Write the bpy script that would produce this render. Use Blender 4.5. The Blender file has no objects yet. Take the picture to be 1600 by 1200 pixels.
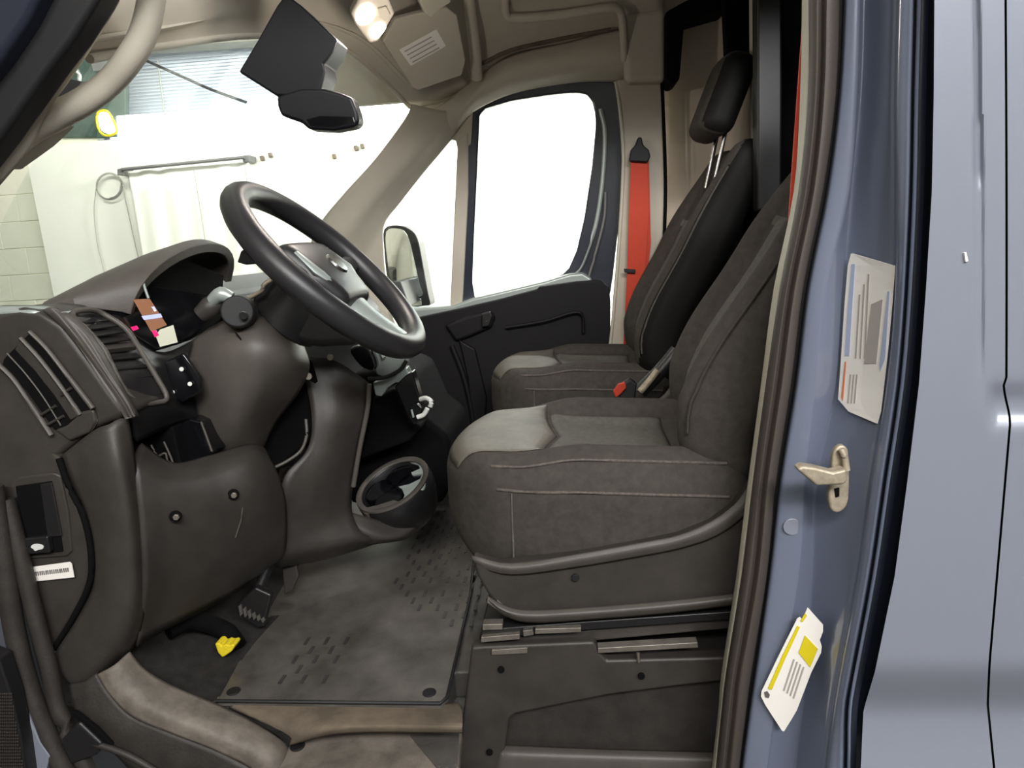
import bpy, bmesh, math, random
from mathutils import Vector, Matrix
random.seed(7)
SC = bpy.context.scene
COL = SC.collection
V = Vector
# ------------------------------------------------------------------ camera
FPX = 1100.0
CAM = V((0, -.95, .83))
_p, _s, _r = math.radians(11.4), math.radians(5.1), math.radians(3.4)
FW = V((-math.sin(_s)*math.cos(_p), math.cos(_s)*math.cos(_p), -math.sin(_p)))
_R0 = V((math.cos(_s), math.sin(_s), 0)); _U0 = _R0.cross(FW)
RT = _R0*math.cos(_r) - _U0*math.sin(_r)
UP = _U0*math.cos(_r) + _R0*math.sin(_r)
RT, UP = RT.normalized(), UP.normalized()
cd = bpy.data.cameras.new('camera'); co = bpy.data.objects.new('camera', cd); COL.objects.link(co)
cd.sensor_fit = 'HORIZONTAL'; cd.sensor_width = 36; cd.lens = 36*FPX/1600
cd.clip_start = .02
co.matrix_world = Matrix(((RT.x, UP.x, -FW.x, CAM.x), (RT.y, UP.y, -FW.y, CAM.y), (RT.z, UP.z, -FW.z, CAM.z), (0, 0, 0, 1)))
SC.camera = co
# ------------------------------------------------------------------ world, lights, exposure
w = bpy.data.worlds.new('world'); SC.world = w; w.use_nodes = True
w.node_tree.nodes['Background'].inputs[0].default_value = (.9, .95, 1, 1)
w.node_tree.nodes['Background'].inputs[1].default_value = .25
vs = SC.view_settings
vs.view_transform = 'Standard'; vs.look = 'None'; vs.gamma = 1; vs.use_curve_mapping = False; vs.exposure = 0
def area(name, loc, target, sx, sy, power, col=(1, 1, 1)):
    l = bpy.data.lights.new(name, 'AREA'); l.shape = 'RECTANGLE'; l.size = sx; l.size_y = sy; l.energy = power; l.color = col
    o = bpy.data.objects.new(name, l); COL.objects.link(o); o.location = loc
    o.rotation_euler = (V(target)-V(loc)).to_track_quat('-Z', 'Y').to_euler(); return o
area('garage_tube_light', (.1, -3.0, 2.8), (0, .2, .3), 2.6, .5, 110, (1, .97, .93))
area('garage_tube_light', (1.6, -2.9, 2.7), (.6, .1, .3), 2.4, .5, 120, (.97, .98, 1))
area('booth_light', (1.7, 3.7, 2.6), (1.5, 5, .4), 3.4, .5, 720, (1, 1, .97))
area('booth_light', (-3.0, 3.1, 3.0), (-3.0, 5, .4), 3.0, .4, 84, (1, 1, .93))
# ------------------------------------------------------------------ helpers
def ray(px, py): return FW + RT*((px-800)/FPX) - UP*((py-600)/FPX)
def P(px, py, Y):
    r = ray(px, py); return CAM + r*((Y-CAM.y)/r.y)
def PZ(px, py, Z):
    r = ray(px, py); return CAM + r*((Z-CAM.z)/r.z)
def PN(px, py, q, n):
    r = ray(px, py); n = V(n); return CAM + r*(((V(q)-CAM).dot(n))/r.dot(n))
def lin(c): return tuple((x/12.92 if x <= .04045 else ((x+.055)/1.055)**2.4) for x in [v/255 for v in c])
MATS = {}
def mat(name, c, rough=.5, metal=0, bump=0, bscale=300, var=0, vscale=8, coat=0, emit=None, es=0, spec=.5):
    m = bpy.data.materials.new(name); m.use_nodes = True; MATS[name] = m
    nt = m.node_tree; b = nt.nodes['Principled BSDF']; L = nt.links.new
    b.inputs['Base Color'].default_value = (*c, 1); b.inputs['Roughness'].default_value = rough; b.inputs['Metallic'].default_value = metal
    b.inputs['Coat Weight'].default_value = coat; b.inputs['Coat Roughness'].default_value = .12
    b.inputs['Specular IOR Level'].default_value = spec
    tc = nt.nodes.new('ShaderNodeTexCoord')
    if bump:
        n = nt.nodes.new('ShaderNodeTexNoise'); n.inputs['Scale'].default_value = bscale; n.inputs['Detail'].default_value = 3
        bp = nt.nodes.new('ShaderNodeBump'); bp.inputs['Strength'].default_value = bump; bp.inputs['Distance'].default_value = .002
        L(tc.outputs['Object'], n.inputs['Vector']); L(n.outputs['Fac'], bp.inputs['Height']); L(bp.outputs['Normal'], b.inputs['Normal'])
    if var:
        n = nt.nodes.new('ShaderNodeTexNoise'); n.inputs['Scale'].default_value = vscale; n.inputs['Detail'].default_value = 6; n.inputs['Roughness'].default_value = .65
        r = nt.nodes.new('ShaderNodeValToRGB'); r.color_ramp.elements[0].position = .35; r.color_ramp.elements[1].position = .7
        r.color_ramp.elements[0].color = (*[x*(1-var) for x in c], 1); r.color_ramp.elements[1].color = (*[min(1, x*(1+var)) for x in c], 1)
        L(tc.outputs['Object'], n.inputs['Vector']); L(n.outputs['Fac'], r.inputs['Fac']); L(r.outputs['Color'], b.inputs['Base Color'])
    if emit:
        b.inputs['Emission Color'].default_value = (*emit, 1); b.inputs['Emission Strength'].default_value = es
    return m
def glassmat(name, tint=(1, 1, 1), refl=.06):
    m = bpy.data.materials.new(name); m.use_nodes = True; nt = m.node_tree; MATS[name] = m
    for n in list(nt.nodes): nt.nodes.remove(n)
    o = nt.nodes.new('ShaderNodeOutputMaterial'); t = nt.nodes.new('ShaderNodeBsdfTransparent'); g = nt.nodes.new('ShaderNodeBsdfGlossy'); x = nt.nodes.new('ShaderNodeMixShader')
    t.inputs[0].default_value = (*tint, 1); g.inputs['Roughness'].default_value = .02; x.inputs[0].default_value = refl
    nt.links.new(t.outputs[0], x.inputs[1]); nt.links.new(g.outputs[0], x.inputs[2]); nt.links.new(x.outputs[0], o.inputs[0]); return m
def thing(name, label, cat, loc=(0, 0, 0), group=None):
    o = bpy.data.objects.new(name, None); COL.objects.link(o); o.location = loc; o.empty_display_size = .05
    o['label'] = label; o['category'] = cat
    if group: o['group'] = group
    return o
def wloc(o):
    l = V((0, 0, 0))
    while o: l += o.location; o = o.parent
    return l
def tag(o, label=None, cat=None, group=None, kind=None):
    if label: o['label'] = label
    if cat: o['category'] = cat
    if group: o['group'] = group
    if kind: o['kind'] = kind
    return o
def fin(name, bm, m, parent=None, smooth=40, bevel=0, seg=2, solid=0, sub=0, label=None, recalc=True):
    """link a world-space bmesh as one object, its origin at its parent's (or its own centre when top-level)"""
    if recalc: bmesh.ops.recalc_face_normals(bm, faces=bm.faces)
    if parent: o0 = wloc(parent)
    else:
        o0 = V((0, 0, 0))
        for v in bm.verts: o0 += v.co
        o0 /= max(1, len(bm.verts))
    bmesh.ops.translate(bm, verts=bm.verts, vec=-o0)
    me = bpy.data.meshes.new(name)
    if smooth:
        ca = math.cos(math.radians(smooth))
        for f in bm.faces: f.smooth = True
        for e in bm.edges:
            if len(e.link_faces) == 2 and e.link_faces[0].normal.dot(e.link_faces[1].normal) < ca: e.smooth = False
    bm.to_mesh(me); bm.free()
    for x in (m if isinstance(m, (list, tuple)) else [m]): me.materials.append(MATS[x])
    o = bpy.data.objects.new(name, me); COL.objects.link(o)
    if parent: o.parent = parent
    else: o.location = o0
    if solid:
        md = o.modifiers.new('solid', 'SOLIDIFY'); md.thickness = solid; md.offset = -1
    if bevel:
        md = o.modifiers.new('bevel', 'BEVEL'); md.width = bevel; md.segments = seg; md.limit_method = 'ANGLE'; md.angle_limit = math.radians(35); md.harden_normals = True
    if sub:
        md = o.modifiers.new('sub', 'SUBSURF'); md.levels = sub; md.render_levels = sub
    if label: o['label'] = label
    return o
def cr(a, b, c, d, t): return (b*2 + (c-a)*t + (a*2-b*5+c*4-d)*t*t + (b*3-a-c*3+d)*t*t*t)*.5
def spl(pts, n=6, closed=False):
    """Catmull-Rom through pts (Vectors), n steps per span"""
    pts = [V(p) for p in pts]; k = len(pts); out = []
    spans = k if closed else k-1
    for i in range(spans):
        if closed: a, b, c, d = (pts[(i+j-1) % k] for j in range(4))
        else:
            b, c = pts[i], pts[i+1]; a = pts[i-1] if i else b*2-c; d = pts[i+2] if i+2 < k else c*2-b
        for s in range(n): out.append(cr(a, b, c, d, s/n))
    if not closed: out.append(pts[-1])
    return out
def X(pts, Y): return [P(a, b, Y) for a, b in pts]
def T(pts): return [P(a, b, c) for a, b, c in pts]
def gridmesh(rows):
    bm = bmesh.new(); vv = [[bm.verts.new(p) for p in r] for r in rows]
    for i in range(len(vv)-1):
        for j in range(len(vv[0])-1): bm.faces.new((vv[i][j], vv[i][j+1], vv[i+1][j+1], vv[i+1][j]))
    return bm
def facecam(bm):
    bm.normal_update(); s = 0
    for f in bm.faces: s += f.normal.dot(CAM-f.calc_center_median())*f.calc_area()
    if s < 0: bmesh.ops.reverse_faces(bm, faces=bm.faces)
    bm.normal_update()
def patch(name, rows, m, parent=None, n=5, solid=.012, label=None, smooth=50, raw=False):
    """smooth surface through a grid of control points; thickness goes away from the viewer's side"""
    R = [spl(r if raw else T(r), n) for r in rows]
    C = [spl([r[j] for r in R], n) for j in range(len(R[0]))]
    bm = gridmesh([[C[j][i] for j in range(len(C))] for i in range(len(C[0]))])
    facecam(bm); return fin(name, bm, m, parent, smooth, solid=solid, label=label, recalc=False)
def prism(name, pts, depth, m, parent=None, bevel=.004, seg=2, label=None, smooth=40, raw=False, Y=None, curve=0, d=(0, 1, 0)):
    q = pts if raw else (X(pts, Y) if Y is not None else T(pts))
    if curve: q = spl(q, curve, True)
    bm = bmesh.new(); a = [bm.verts.new(p) for p in q]; b = [bm.verts.new(p + V(d)*depth) for p in q]
    bm.faces.new(a); bm.faces.new(b[::-1]); k = len(a)
    for i in range(k): bm.faces.new((a[(i+1) % k], a[i], b[i], b[(i+1) % k]))
    return fin(name, bm, m, parent, smooth, bevel=bevel, seg=seg, label=label)
def tubebm(bm, pts, r, ns=8, closed=False, flat=None, upv=None):
    k = len(pts); rings = []
    for i, p in enumerate(pts):
        t = (pts[(i+1) % k]-pts[i-1]) if (closed or 0 < i < k-1) else (pts[1]-pts[0] if i == 0 else pts[-1]-pts[-2])
        t.normalize(); u = V(upv) if upv else V((0, 0, 1))
        if abs(t.dot(u)) > .95: u = V((0, 1, 0))
        a = t.cross(u).normalized(); b = a.cross(t).normalized()
        rr = r[i] if isinstance(r, (list, tuple)) else r
        rings.append([bm.verts.new(p + a*rr*math.cos(2*math.pi*j/ns) + b*rr*(flat or 1)*math.sin(2*math.pi*j/ns)) for j in range(ns)])
    for i in range(k if closed else k-1):
        A, B = rings[i], rings[(i+1) % k]
        for j in range(ns): bm.faces.new((A[j], A[(j+1) % ns], B[(j+1) % ns], B[j]))
    if not closed: bm.faces.new(rings[0][::-1]); bm.faces.new(rings[-1])
def tube(name, pts, r, m, parent=None, n=5, ns=8, closed=False, flat=None, upv=None, label=None, raw=False):
    q = pts if raw else T(pts)
    if n: q = spl(q, n, closed)
    if isinstance(r, (list, tuple)) and n:
        k = len(r); r = [r[min(k-1, int(i/n))]*(1-(i % n)/n) + r[min(k-1, int(i/n)+1)]*((i % n)/n) for i in range(len(q))]
    bm = bmesh.new(); tubebm(bm, q, r, ns, closed, flat, upv); return fin(name, bm, m, parent, 60, label=label)
def boxbm(bm, c, s, M=None):
    g = bmesh.ops.create_cube(bm, size=1); vs_ = g['verts']
    for v in vs_:
        v.co = V((v.co.x*s[0], v.co.y*s[1], v.co.z*s[2]))
        if M: v.co = M @ v.co
        v.co += V(c)
def box(name, c, s, m, parent=None, bevel=.003, M=None, label=None):
    bm = bmesh.new(); boxbm(bm, c, s, M); return fin(name, bm, m, parent, 40, bevel=bevel, label=label)
def ring(name, outer, inner, depth, m, parent=None, bevel=.003, label=None, n=72, Y0=None):
    """frame between two outlines (world points), matched by angle about the inner centroid in the XZ plane"""
    c = sum(inner, V())/len(inner)
    def samp(poly):
        out = []
        for k in range(n):
            a = 2*math.pi*k/n; dx, dz = math.cos(a), math.sin(a); best = None
            for i in range(len(poly)):
                p, q = poly[i]-c, poly[(i+1) % len(poly)]-c
                e = q-p; det = dx*(-e.z)+e.x*dz
                if abs(det) < 1e-12: continue
                t = (p.x*(-e.z)+e.x*p.z)/det; s = (dx*p.z-dz*p.x)/det
                if t > 0 and -1e-6 <= s <= 1+1e-6 and (best is None or t > best[0]): best = (t, p+e*s+c)
            out.append(best[1])
        return out
    A, B = samp(outer), samp(inner); bm = bmesh.new(); d = V((0, depth, 0))
    va = [bm.verts.new(p) for p in A]; vb = [bm.verts.new(p) for p in B]; wa = [bm.verts.new(p+d) for p in A]; wb = [bm.verts.new(p+d) for p in B]
    for i in range(n):
        j = (i+1) % n
        bm.faces.new((va[i], va[j], vb[j], vb[i])); bm.faces.new((wa[i], wb[i], wb[j], wa[j])); bm.faces.new((vb[i], vb[j], wb[j], wb[i])); bm.faces.new((va[i], wa[i], wa[j], va[j]))
    return fin(name, bm, m, parent, 40, bevel=bevel, label=label)
def roundbox(sx, sy, sz, r, n, deform=None):
    """subdivided box of full size sx,sy,sz with edges rounded by r; deform(x,y,z)->Vector"""
    bm = bmesh.new(); bmesh.ops.create_cube(bm, size=2)
    nx, ny, nz = n
    bmesh.ops.delete(bm, geom=bm.verts[:], context='VERTS')
    idx = {}
    def vert(i, j, k):
        if (i, j, k) not in idx:
            q = V(((i/nx-.5)*sx, (j/ny-.5)*sy, (k/nz-.5)*sz)); h = V((sx/2-r, sy/2-r, sz/2-r))
            c = V([max(-h[a], min(h[a], q[a])) for a in range(3)]); d = q-c
            if d.length > 1e-9:
                mx = max(abs(d.x), abs(d.y), abs(d.z)); d = d.normalized()*mx
            p = c+d
            idx[(i, j, k)] = bm.verts.new(deform(*p) if deform else p)
        return idx[(i, j, k)]
    for i in range(nx):
        for j in range(ny):
            for k in (0, nz):
                f = (vert(i, j, k), vert(i+1, j, k), vert(i+1, j+1, k), vert(i, j+1, k)); bm.faces.new(f if k else f[::-1])
    for i in range(nx):
        for k in range(nz):
            for j in (0, ny):
                f = (vert(i, j, k), vert(i+1, j, k), vert(i+1, j, k+1), vert(i, j, k+1)); bm.faces.new(f if not j else f[::-1])
    for j in range(ny):
        for k in range(nz):
            for i in (0, nx):
                f = (vert(i, j, k), vert(i, j+1, k), vert(i, j+1, k+1), vert(i, j, k+1)); bm.faces.new(f if i else f[::-1])
    return bm
def sstep(a, b, x):
    t = max(0, min(1, (x-a)/(b-a))); return t*t*(3-2*t)
def disc(bm, c, n, r, h, ns=20, r2=None):
    n = V(n).normalized(); u = n.orthogonal().normalized(); v = n.cross(u); r2 = r if r2 is None else r2
    A = [bm.verts.new(V(c)+(u*math.cos(2*math.pi*i/ns)+v*math.sin(2*math.pi*i/ns))*r) for i in range(ns)]
    B = [bm.verts.new(V(c)+n*h+(u*math.cos(2*math.pi*i/ns)+v*math.sin(2*math.pi*i/ns))*r2) for i in range(ns)]
    bm.faces.new(A[::-1]); bm.faces.new(B)
    for i in range(ns): bm.faces.new((A[i], A[(i+1) % ns], B[(i+1) % ns], B[i]))
def cyl(name, c, n, r, h, m, parent=None, ns=20, bevel=.001, r2=None, label=None):
    bm = bmesh.new(); disc(bm, c, n, r, h, ns, r2); return fin(name, bm, m, parent, 40, bevel=bevel, label=label)
# ------------------------------------------------------------------ materials
mat('plastic', lin((58, 54, 51)), .42, bump=.25, bscale=900, var=.18, vscale=14)
mat('plastic_light', lin((84, 79, 74)), .45, bump=.25, bscale=900, var=.12, vscale=14)
mat('plastic_black', lin((30, 29, 30)), .38, bump=.15, bscale=700)
mat('void', lin((12, 11, 12)), .85, spec=.12)
mat('door_dark', lin((24, 22, 25)), .55, spec=.25)
mat('mirror_black', lin((22, 22, 26)), .45, spec=.35)
mat('side_black', lin((22, 21, 20)), .6, bump=.2, bscale=500, spec=.25)
mat('paint_jamb_shade', lin((118, 125, 144)), .28, metal=.15, coat=.8)  # same van paint as the side panel, darkened to paint in the jamb's shade
mat('gloss_black', lin((16, 16, 19)), .12, coat=.6)
mat('wheel_leather', lin((44, 43, 45)), .36, bump=.15, bscale=900)
mat('fabric', lin((64, 59, 54)), .85, bump=.5, bscale=700, var=.22, vscale=60)
mat('fabric_insert', lin((92, 90, 84)), .8, bump=.5, bscale=800, var=.2, vscale=90)
mat('leather_front', lin((104, 99, 91)), .5, bump=.3, bscale=350, var=.25, vscale=12)
mat('stitch', lin((96, 89, 83)), .8, bump=.5, bscale=500, var=.35, vscale=160)
mat('beige', lin((198, 190, 174)), .75, bump=.3, bscale=500, var=.05, vscale=5)
mat('cream', lin((205, 200, 182)), .55)
mat('bulkhead', lin((232, 216, 198)), .35, coat=.25, var=.04, vscale=3)
mat('paint', lin((140, 144, 157)), .32, metal=.15, coat=.7)
mat('paint_navy', lin((36, 40, 54)), .3, coat=.6)
mat('rubber', lin((70, 63, 58)), .6, bump=.2, bscale=400)
mat('rubber_dim', lin((48, 44, 41)), .6, bump=.3, bscale=200, var=.3, vscale=20)
mat('rubber_black', lin((24, 23, 25)), .6)
mat('belt', lin((206, 62, 30)), .6, bump=.3, bscale=900)
mat('chrome', lin((200, 200, 200)), .2, metal=1)
mat('silver', lin((176, 184, 180)), .35, metal=.4)
mat('steel', lin((150, 143, 134)), .4, metal=.7, var=.2, vscale=40)
mat('zinc', lin((178, 166, 146)), .5, metal=.4, var=.25, vscale=60)
mat('white_paint', lin((236, 236, 226)), .6, var=.02, vscale=2)
mat('block_paint', lin((240, 241, 222)), .7, bump=.3, bscale=60, var=.03, vscale=6)
mat('grout', lin((226, 228, 206)), .9)
mat('curtain', lin((240, 240, 228)), .5)
mat('grey_metal', lin((118, 118, 116)), .5, metal=.3)
mat('ceiling_blue', lin((206, 214, 222)), .6)
mat('beam', lin((150, 148, 136)), .7)
mat('cable', lin((30, 32, 36)), .5)
mat('cable_grey', lin((170, 170, 160)), .6)
mat('green_machine', lin((64, 84, 76)), .5, var=.3, vscale=6)
mat('floor_rubber', lin((78, 75, 72)), .5, bump=.35, bscale=250, var=.35, vscale=9)
mat('mat_rubber', lin((88, 84, 80)), .28, bump=.3, bscale=300, var=.4, vscale=7)
mat('tread', lin((58, 57, 56)), .5, var=.3, vscale=9)
mat('sill_tan', lin((104, 92, 78)), .75, bump=.4, bscale=120, var=.35, vscale=10)
mat('worn', lin((112, 104, 95)), .65, bump=.3, bscale=200, var=.4, vscale=14)
mat('carpet', lin((34, 31, 29)), .95, bump=.8, bscale=400, var=.4, vscale=40)
mat('concrete', lin((74, 72, 70)), .8, var=.2, vscale=2)
mat('sticker', lin((248, 243, 236)), .45)
mat('print_grey', lin((176, 170, 164)), .6)
mat('print_blue', lin((178, 188, 216)), .6)
mat('print_orange', lin((214, 130, 90)), .6)
mat('print_dark', lin((96, 92, 90)), .6)
mat('yellow', lin((226, 206, 30)), .5)
mat('yellow_foam', lin((230, 205, 30)), .8, bump=.8, bscale=300)
mat('red_button', lin((190, 60, 36)), .5)
mat('mirror_glass', lin((225, 230, 230)), .03, metal=1)
mat('lens_lit', (1, .9, .8), .4, emit=(1, .84, .72), es=7)
mat('strip_lit', (1, 1, 1), .4, emit=(1, 1, 1), es=3.2)
mat('lamp_lit', (1, 1, .9), .4, emit=(.95, 1, .8), es=5)
mat('screen_brown', (.02, .01, .01), .2, emit=lin((160, 112, 82)), es=1)
mat('screen_blue', (.02, .02, .03), .2, emit=lin((190, 200, 255)), es=1.3)
mat('screen_pale', (.02, .02, .02), .2, emit=lin((205, 205, 178)), es=1)
mat('screen_red', (.02, .0, .0), .2, emit=lin((255, 40, 120)), es=1.2)
mat('icon', lin((220, 220, 215)), .5)
glassmat('glass', (.97, .99, .98), .05)

# ================================================================== the garage
def struct(o, label=None): o['kind'] = 'structure'; return o
WY = 5.0
struct(box('ground', (0, 1, -.66), (16, 14, .1), 'concrete', bevel=0))
wb = [P(42, 250, WY), P(75, 228, WY), P(165, 219, WY), P(330, 205, WY), P(480, 191, WY), P(640, 178, WY), P(960, 160, WY), P(1400, 130, WY)]
bot = [V((p.x+ (.22 if i == 0 else 0), WY, -.6)) for i, p in enumerate(wb)]
bot[0] = P(105, 560, WY); bot[0].z = -.6
struct(prism('wall_back', wb+bot[::-1], .12, 'white_paint', raw=True, bevel=0))
# painted block wall to the left, block by block
wl = thing('wall_left', 'cream painted block wall beside the white partition', 'wall', P(20, 350, 5.2)); del wl['category']; del wl['label']; wl['kind'] = 'structure'
b0 = P(20, 350, 5.2); bx, bz = .43, .236
box('grout', (b0.x-1.1, 5.277, .9), (3.4, .1, 3.2), 'grout', wl, bevel=0)
bmk = None
for r in range(-7, 6):
    for c in range(-4, 2):
        x = b0.x + c*bx + (bx/2 if r % 2 else 0) + .06; z = b0.z + r*bz - .1
        if bmk is None:
            bmk = box('block', (x, 5.27, z), (bx-.006, .1, bz-.006), 'block_paint', wl, bevel=.004); bml = (x, z)
        else:
            o = bmk.copy(); COL.objects.link(o); o.parent = wl; o.location = (x-bml[0], random.uniform(-.002, .002), z-bml[1])
# the bright glazed strip above the partition
st = [P(172, 182, 5.16), P(330, 170, 5.16), P(480, 152, 5.16), P(640, 138, 5.16), P(960, 100, 5.16), P(1400, 60, 5.16)]
sb = [P(172, 240, 5.16), P(330, 230, 5.16), P(480, 215, 5.16), P(640, 200, 5.16), P(960, 190, 5.16), P(1400, 160, 5.16)]
tag(prism('light_strip', st+sb[::-1], .05, 'strip_lit', raw=True, bevel=0), 'long glowing white light strip above the white partition wall', 'light')
# corrugated upper wall with ribs
cw = thing('wall_upper', '', 'x', P(400, 100, 5.6)); del cw['category']; del cw['label']; cw['kind'] = 'structure'
q = [P(60, 240, 5.6), P(60, 88, 5.6), P(230, 72, 5.6), P(600, 40, 5.6), P(1400, -40, 5.6), P(1400, 180, 5.6)]
prism('sheet', q, .05, 'ceiling_blue', cw, raw=True, bevel=0)
bm = bmesh.new()
for i in range(26):
    y = 84+i*5.2
    a, b = P(60, y+16, 5.58), P(1000, y-62, 5.58); tubebm(bm, [a, b], .004, 5)
o = fin('ribs', bm, 'ceiling_blue', cw); o['kind'] = 'stuff'
for x0, x1 in ((246, 258), (548, 552)):
    tube('seam', [(x0, 95, 5.57), (x1, 185, 5.57)], .006, 'cable_grey', cw, n=0)
struct(prism('beam_1', [(150, 40), (420, 20), (700, -20), (700, 20), (420, 62), (150, 80)], .2, 'beam', Y=5.3, bevel=.01))
struct(box('ceiling_garage', (0, 1, 3.5), (16, 14, .1), 'white_paint', bevel=0))
struct(box('wall_front', (0, -5.5, 1.4), (16, .1, 4.2), 'white_paint', bevel=0))
struct(box('wall_right', (7.5, 1, 1.4), (.1, 13, 4.2), 'white_paint', bevel=0))
struct(box('wall_far_left', (-7.5, 1, 1.4), (.1, 13, 4.2), 'beam', bevel=0))
# curtain, rod, coil
cur = thing('plastic_curtain', 'off-white plastic curtain hanging from the grey rod on the partition', 'curtain', P(290, 270, 4.9))
rows = []
for py in range(268, 521, 36):
    f = (py-268)/250; r = []
    for k in range(49):
        u = k/48; px = 200+f*40 + u*(188+f*18); r.append(P(px, py - u*15*(1-f), 4.9+.008*math.sin(u*30+f)*(.5+.5*math.sin(u*9))))
    rows.append(r)
bm = gridmesh(rows); facecam(bm); fin('sheet', bm, 'curtain', cur, 60, solid=.004, recalc=False)
tube('hem', [(303, 266, 4.88), (312, 320, 4.88), (322, 385, 4.88)], .004, 'cable_grey', cur, n=3, label='vertical seam line')
tube('hem', [(383, 258, 4.88), (388, 300, 4.88), (395, 360, 4.88)], .004, 'cable_grey', cur, n=3, label='vertical seam line')
rod = thing('curtain_rod', 'thin grey metal rod carrying the plastic curtain', 'rod', P(285, 255, 4.85))
tube('bar', [(190, 265, 4.85), (382, 246, 4.85)], .014, 'grey_metal', rod, n=0)
for px, py in ((188, 268), (384, 247)):
    prism('bracket', [(px-5, py-4), (px+5, py-5), (px+5, py+5), (px-5, py+6)], .14, 'grey_metal', rod, Y=4.86)
coil = []
for k in range(55):
    a = k/24*2*math.pi; rr = 21 - (k//24)*1.5; coil.append((171+rr*.98*math.cos(a), 291+rr*math.sin(a), 4.97-.0003*k))
cc = thing('cable_coil', 'thin grey cable coiled on the white partition beside the curtain rod', 'cable', P(171, 291, 4.97))
tube('coil', coil, .005, 'cable_grey', cc, n=0, ns=6)
tube('cable_tail', [(150, 295, 4.97), (147, 330, 4.97), (152, 380, 4.97), (163, 425, 4.97)], .004, 'cable_grey', cc, ns=6)
tube('cable_tail', [(192, 295, 4.97), (202, 340, 4.97), (215, 398, 4.97), (228, 450, 4.97)], .004, 'cable_grey', cc, ns=6)
tag(tube('hose', [(215, 88, 5.4), (240, 100, 5.35), (285, 120, 5.3), (330, 140, 5.3), (385, 160, 5.3)], .012, 'cable', ns=8), 'black hanging cable sloping across the grey corrugated wall', 'cable')
HL = ('leftmost, next to the curtain rod', 'second from the curtain rod', 'alone in the middle of the partition', 'paler one of the right pair', 'rightmost, nearest the windshield pillar')
for i, (px, py) in enumerate(((408, 247), (421, 242), (521, 244), (555, 231), (565, 228))):
    tag(prism('wall_hook', [(px-3, py-3), (px+2, py-4), (px+4, py+3), (px-1, py+4)], .03, 'sill_tan', Y=4.97, bevel=.002), 'tiny rusty hook stub on the white partition, '+HL[i], 'hook', 'hook stubs on the partition')
mach = thing('hoist_machine', 'dark green machine seen behind the beige grab handle', 'machine', P(140, 140, 5.3))
prism('cabinet', [(84, 215), (92, 120), (140, 70), (196, 62), (196, 215)], .06, 'green_machine', mach, Y=5.19, bevel=.01)
prism('hatch', [(135, 75), (180, 70), (176, 108), (145, 112)], .05, 'grey_metal', mach, Y=5.16, bevel=.008)
prism('duct', [(88, 150), (100, 122), (135, 128), (130, 142), (100, 155)], .08, 'plastic_black', mach, Y=5.15, bevel=.01)
tube('pipe', [(105, 95, 5.2), (125, 118, 5.2), (120, 150, 5.2)], .025, 'silver', mach)
prism('housing', [(150, 190), (180, 180), (182, 214), (150, 216)], .03, 'green_machine', mach, Y=5.14, bevel=.01)
lamp = thing('work_lamp', 'small glowing work lamp at the left end of the light strip', 'lamp', P(165, 192, 5.05))
prism('lens', [(154, 178), (166, 176), (174, 188), (178, 204), (166, 208), (156, 200)], .03, 'lamp_lit', lamp, Y=5.0, curve=3)
tube('bezel', [(152, 178, 4.99), (166, 173, 4.99), (176, 186, 4.99), (182, 206, 4.99), (166, 212, 4.99), (154, 202, 4.99)], .01, 'yellow', lamp, closed=True)

# ================================================================== van body around the doorway
van = thing('van_body', 'blue-grey painted van side with pillar around the open driver doorway', 'van', (.4, .05, 0))
ROWS = [(-330, (1258, 1272, 1272, 1294, 1316, 1324, 1350, 1358, 1404, 1432, 1464)), (-80, (1254, 1266, 1266, 1290, 1312, 1320, 1344, 1351, 1402, 1428, 1461)), (0, (1253, 1265, 1265, 1290, 1311, 1319, 1342, 1350, 1402, 1428, 1460)),
        (150, (1250, 1263, 1264, 1286, 1305, 1311, 1337, 1345, 1398, 1424, 1459)), (300, (1240, 1248, 1249, 1270, 1285, 1292, 1325, 1331, 1398, 1421, 1456)),
        (450, (1209, 1219, 1220, 1240, 1254, 1262, 1292, 1318, 1396, 1414, 1447)), (600, (1189, 1197, 1198, 1220, 1235, 1243, 1276, 1308, 1383, 1402, 1436)),
        (750, (1169, 1176, 1178, 1198, 1212, 1219, 1258, 1275, 1359, 1380, 1418)), (900, (1150, 1156, 1160, 1183, 1197, 1202, 1248, 1268, 1338, 1358, 1398)),
        (1050, (1127, 1133, 1136, 1157, 1173, 1180, 1222, 1258, 1310, 1330, 1367)), (1110, (1122, 1127, 1129, 1150, 1165, 1171, 1212, 1252, 1300, 1320, 1349)),
        (1200, (1112, 1117, 1120, 1140, 1154, 1159, 1200, 1242, 1290, 1318, 1345)), (1290, (1104, 1110, 1112, 1132, 1146, 1150, 1190, 1234, 1282, 1312, 1338))]
CY = (.20, .165, .16, .112, .125, .14, .118, .136, .050, .022, 0)
def cols(a, b, dy=0): return [[(r[1][j], r[0], CY[j]+dy) for j in range(a, b+1)] for r in ROWS]
def pil(py):
    for i in range(len(ROWS)-1):
        if ROWS[i][0] <= py <= ROWS[i+1][0]:
            t = (py-ROWS[i][0])/(ROWS[i+1][0]-ROWS[i][0]); return [a+(b-a)*t for a, b in zip(ROWS[i][1], ROWS[i+1][1])]
def jambY(px, py):
    c = pil(py)
    for j in range(5, 10):
        if c[j] <= px <= c[j+1]:
            return CY[j]+(CY[j+1]-CY[j])*(px-c[j])/(c[j+1]-c[j])
    return .05
patch('pillar_trim', cols(0, 1), 'cream', van, n=4, solid=.012)
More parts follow.
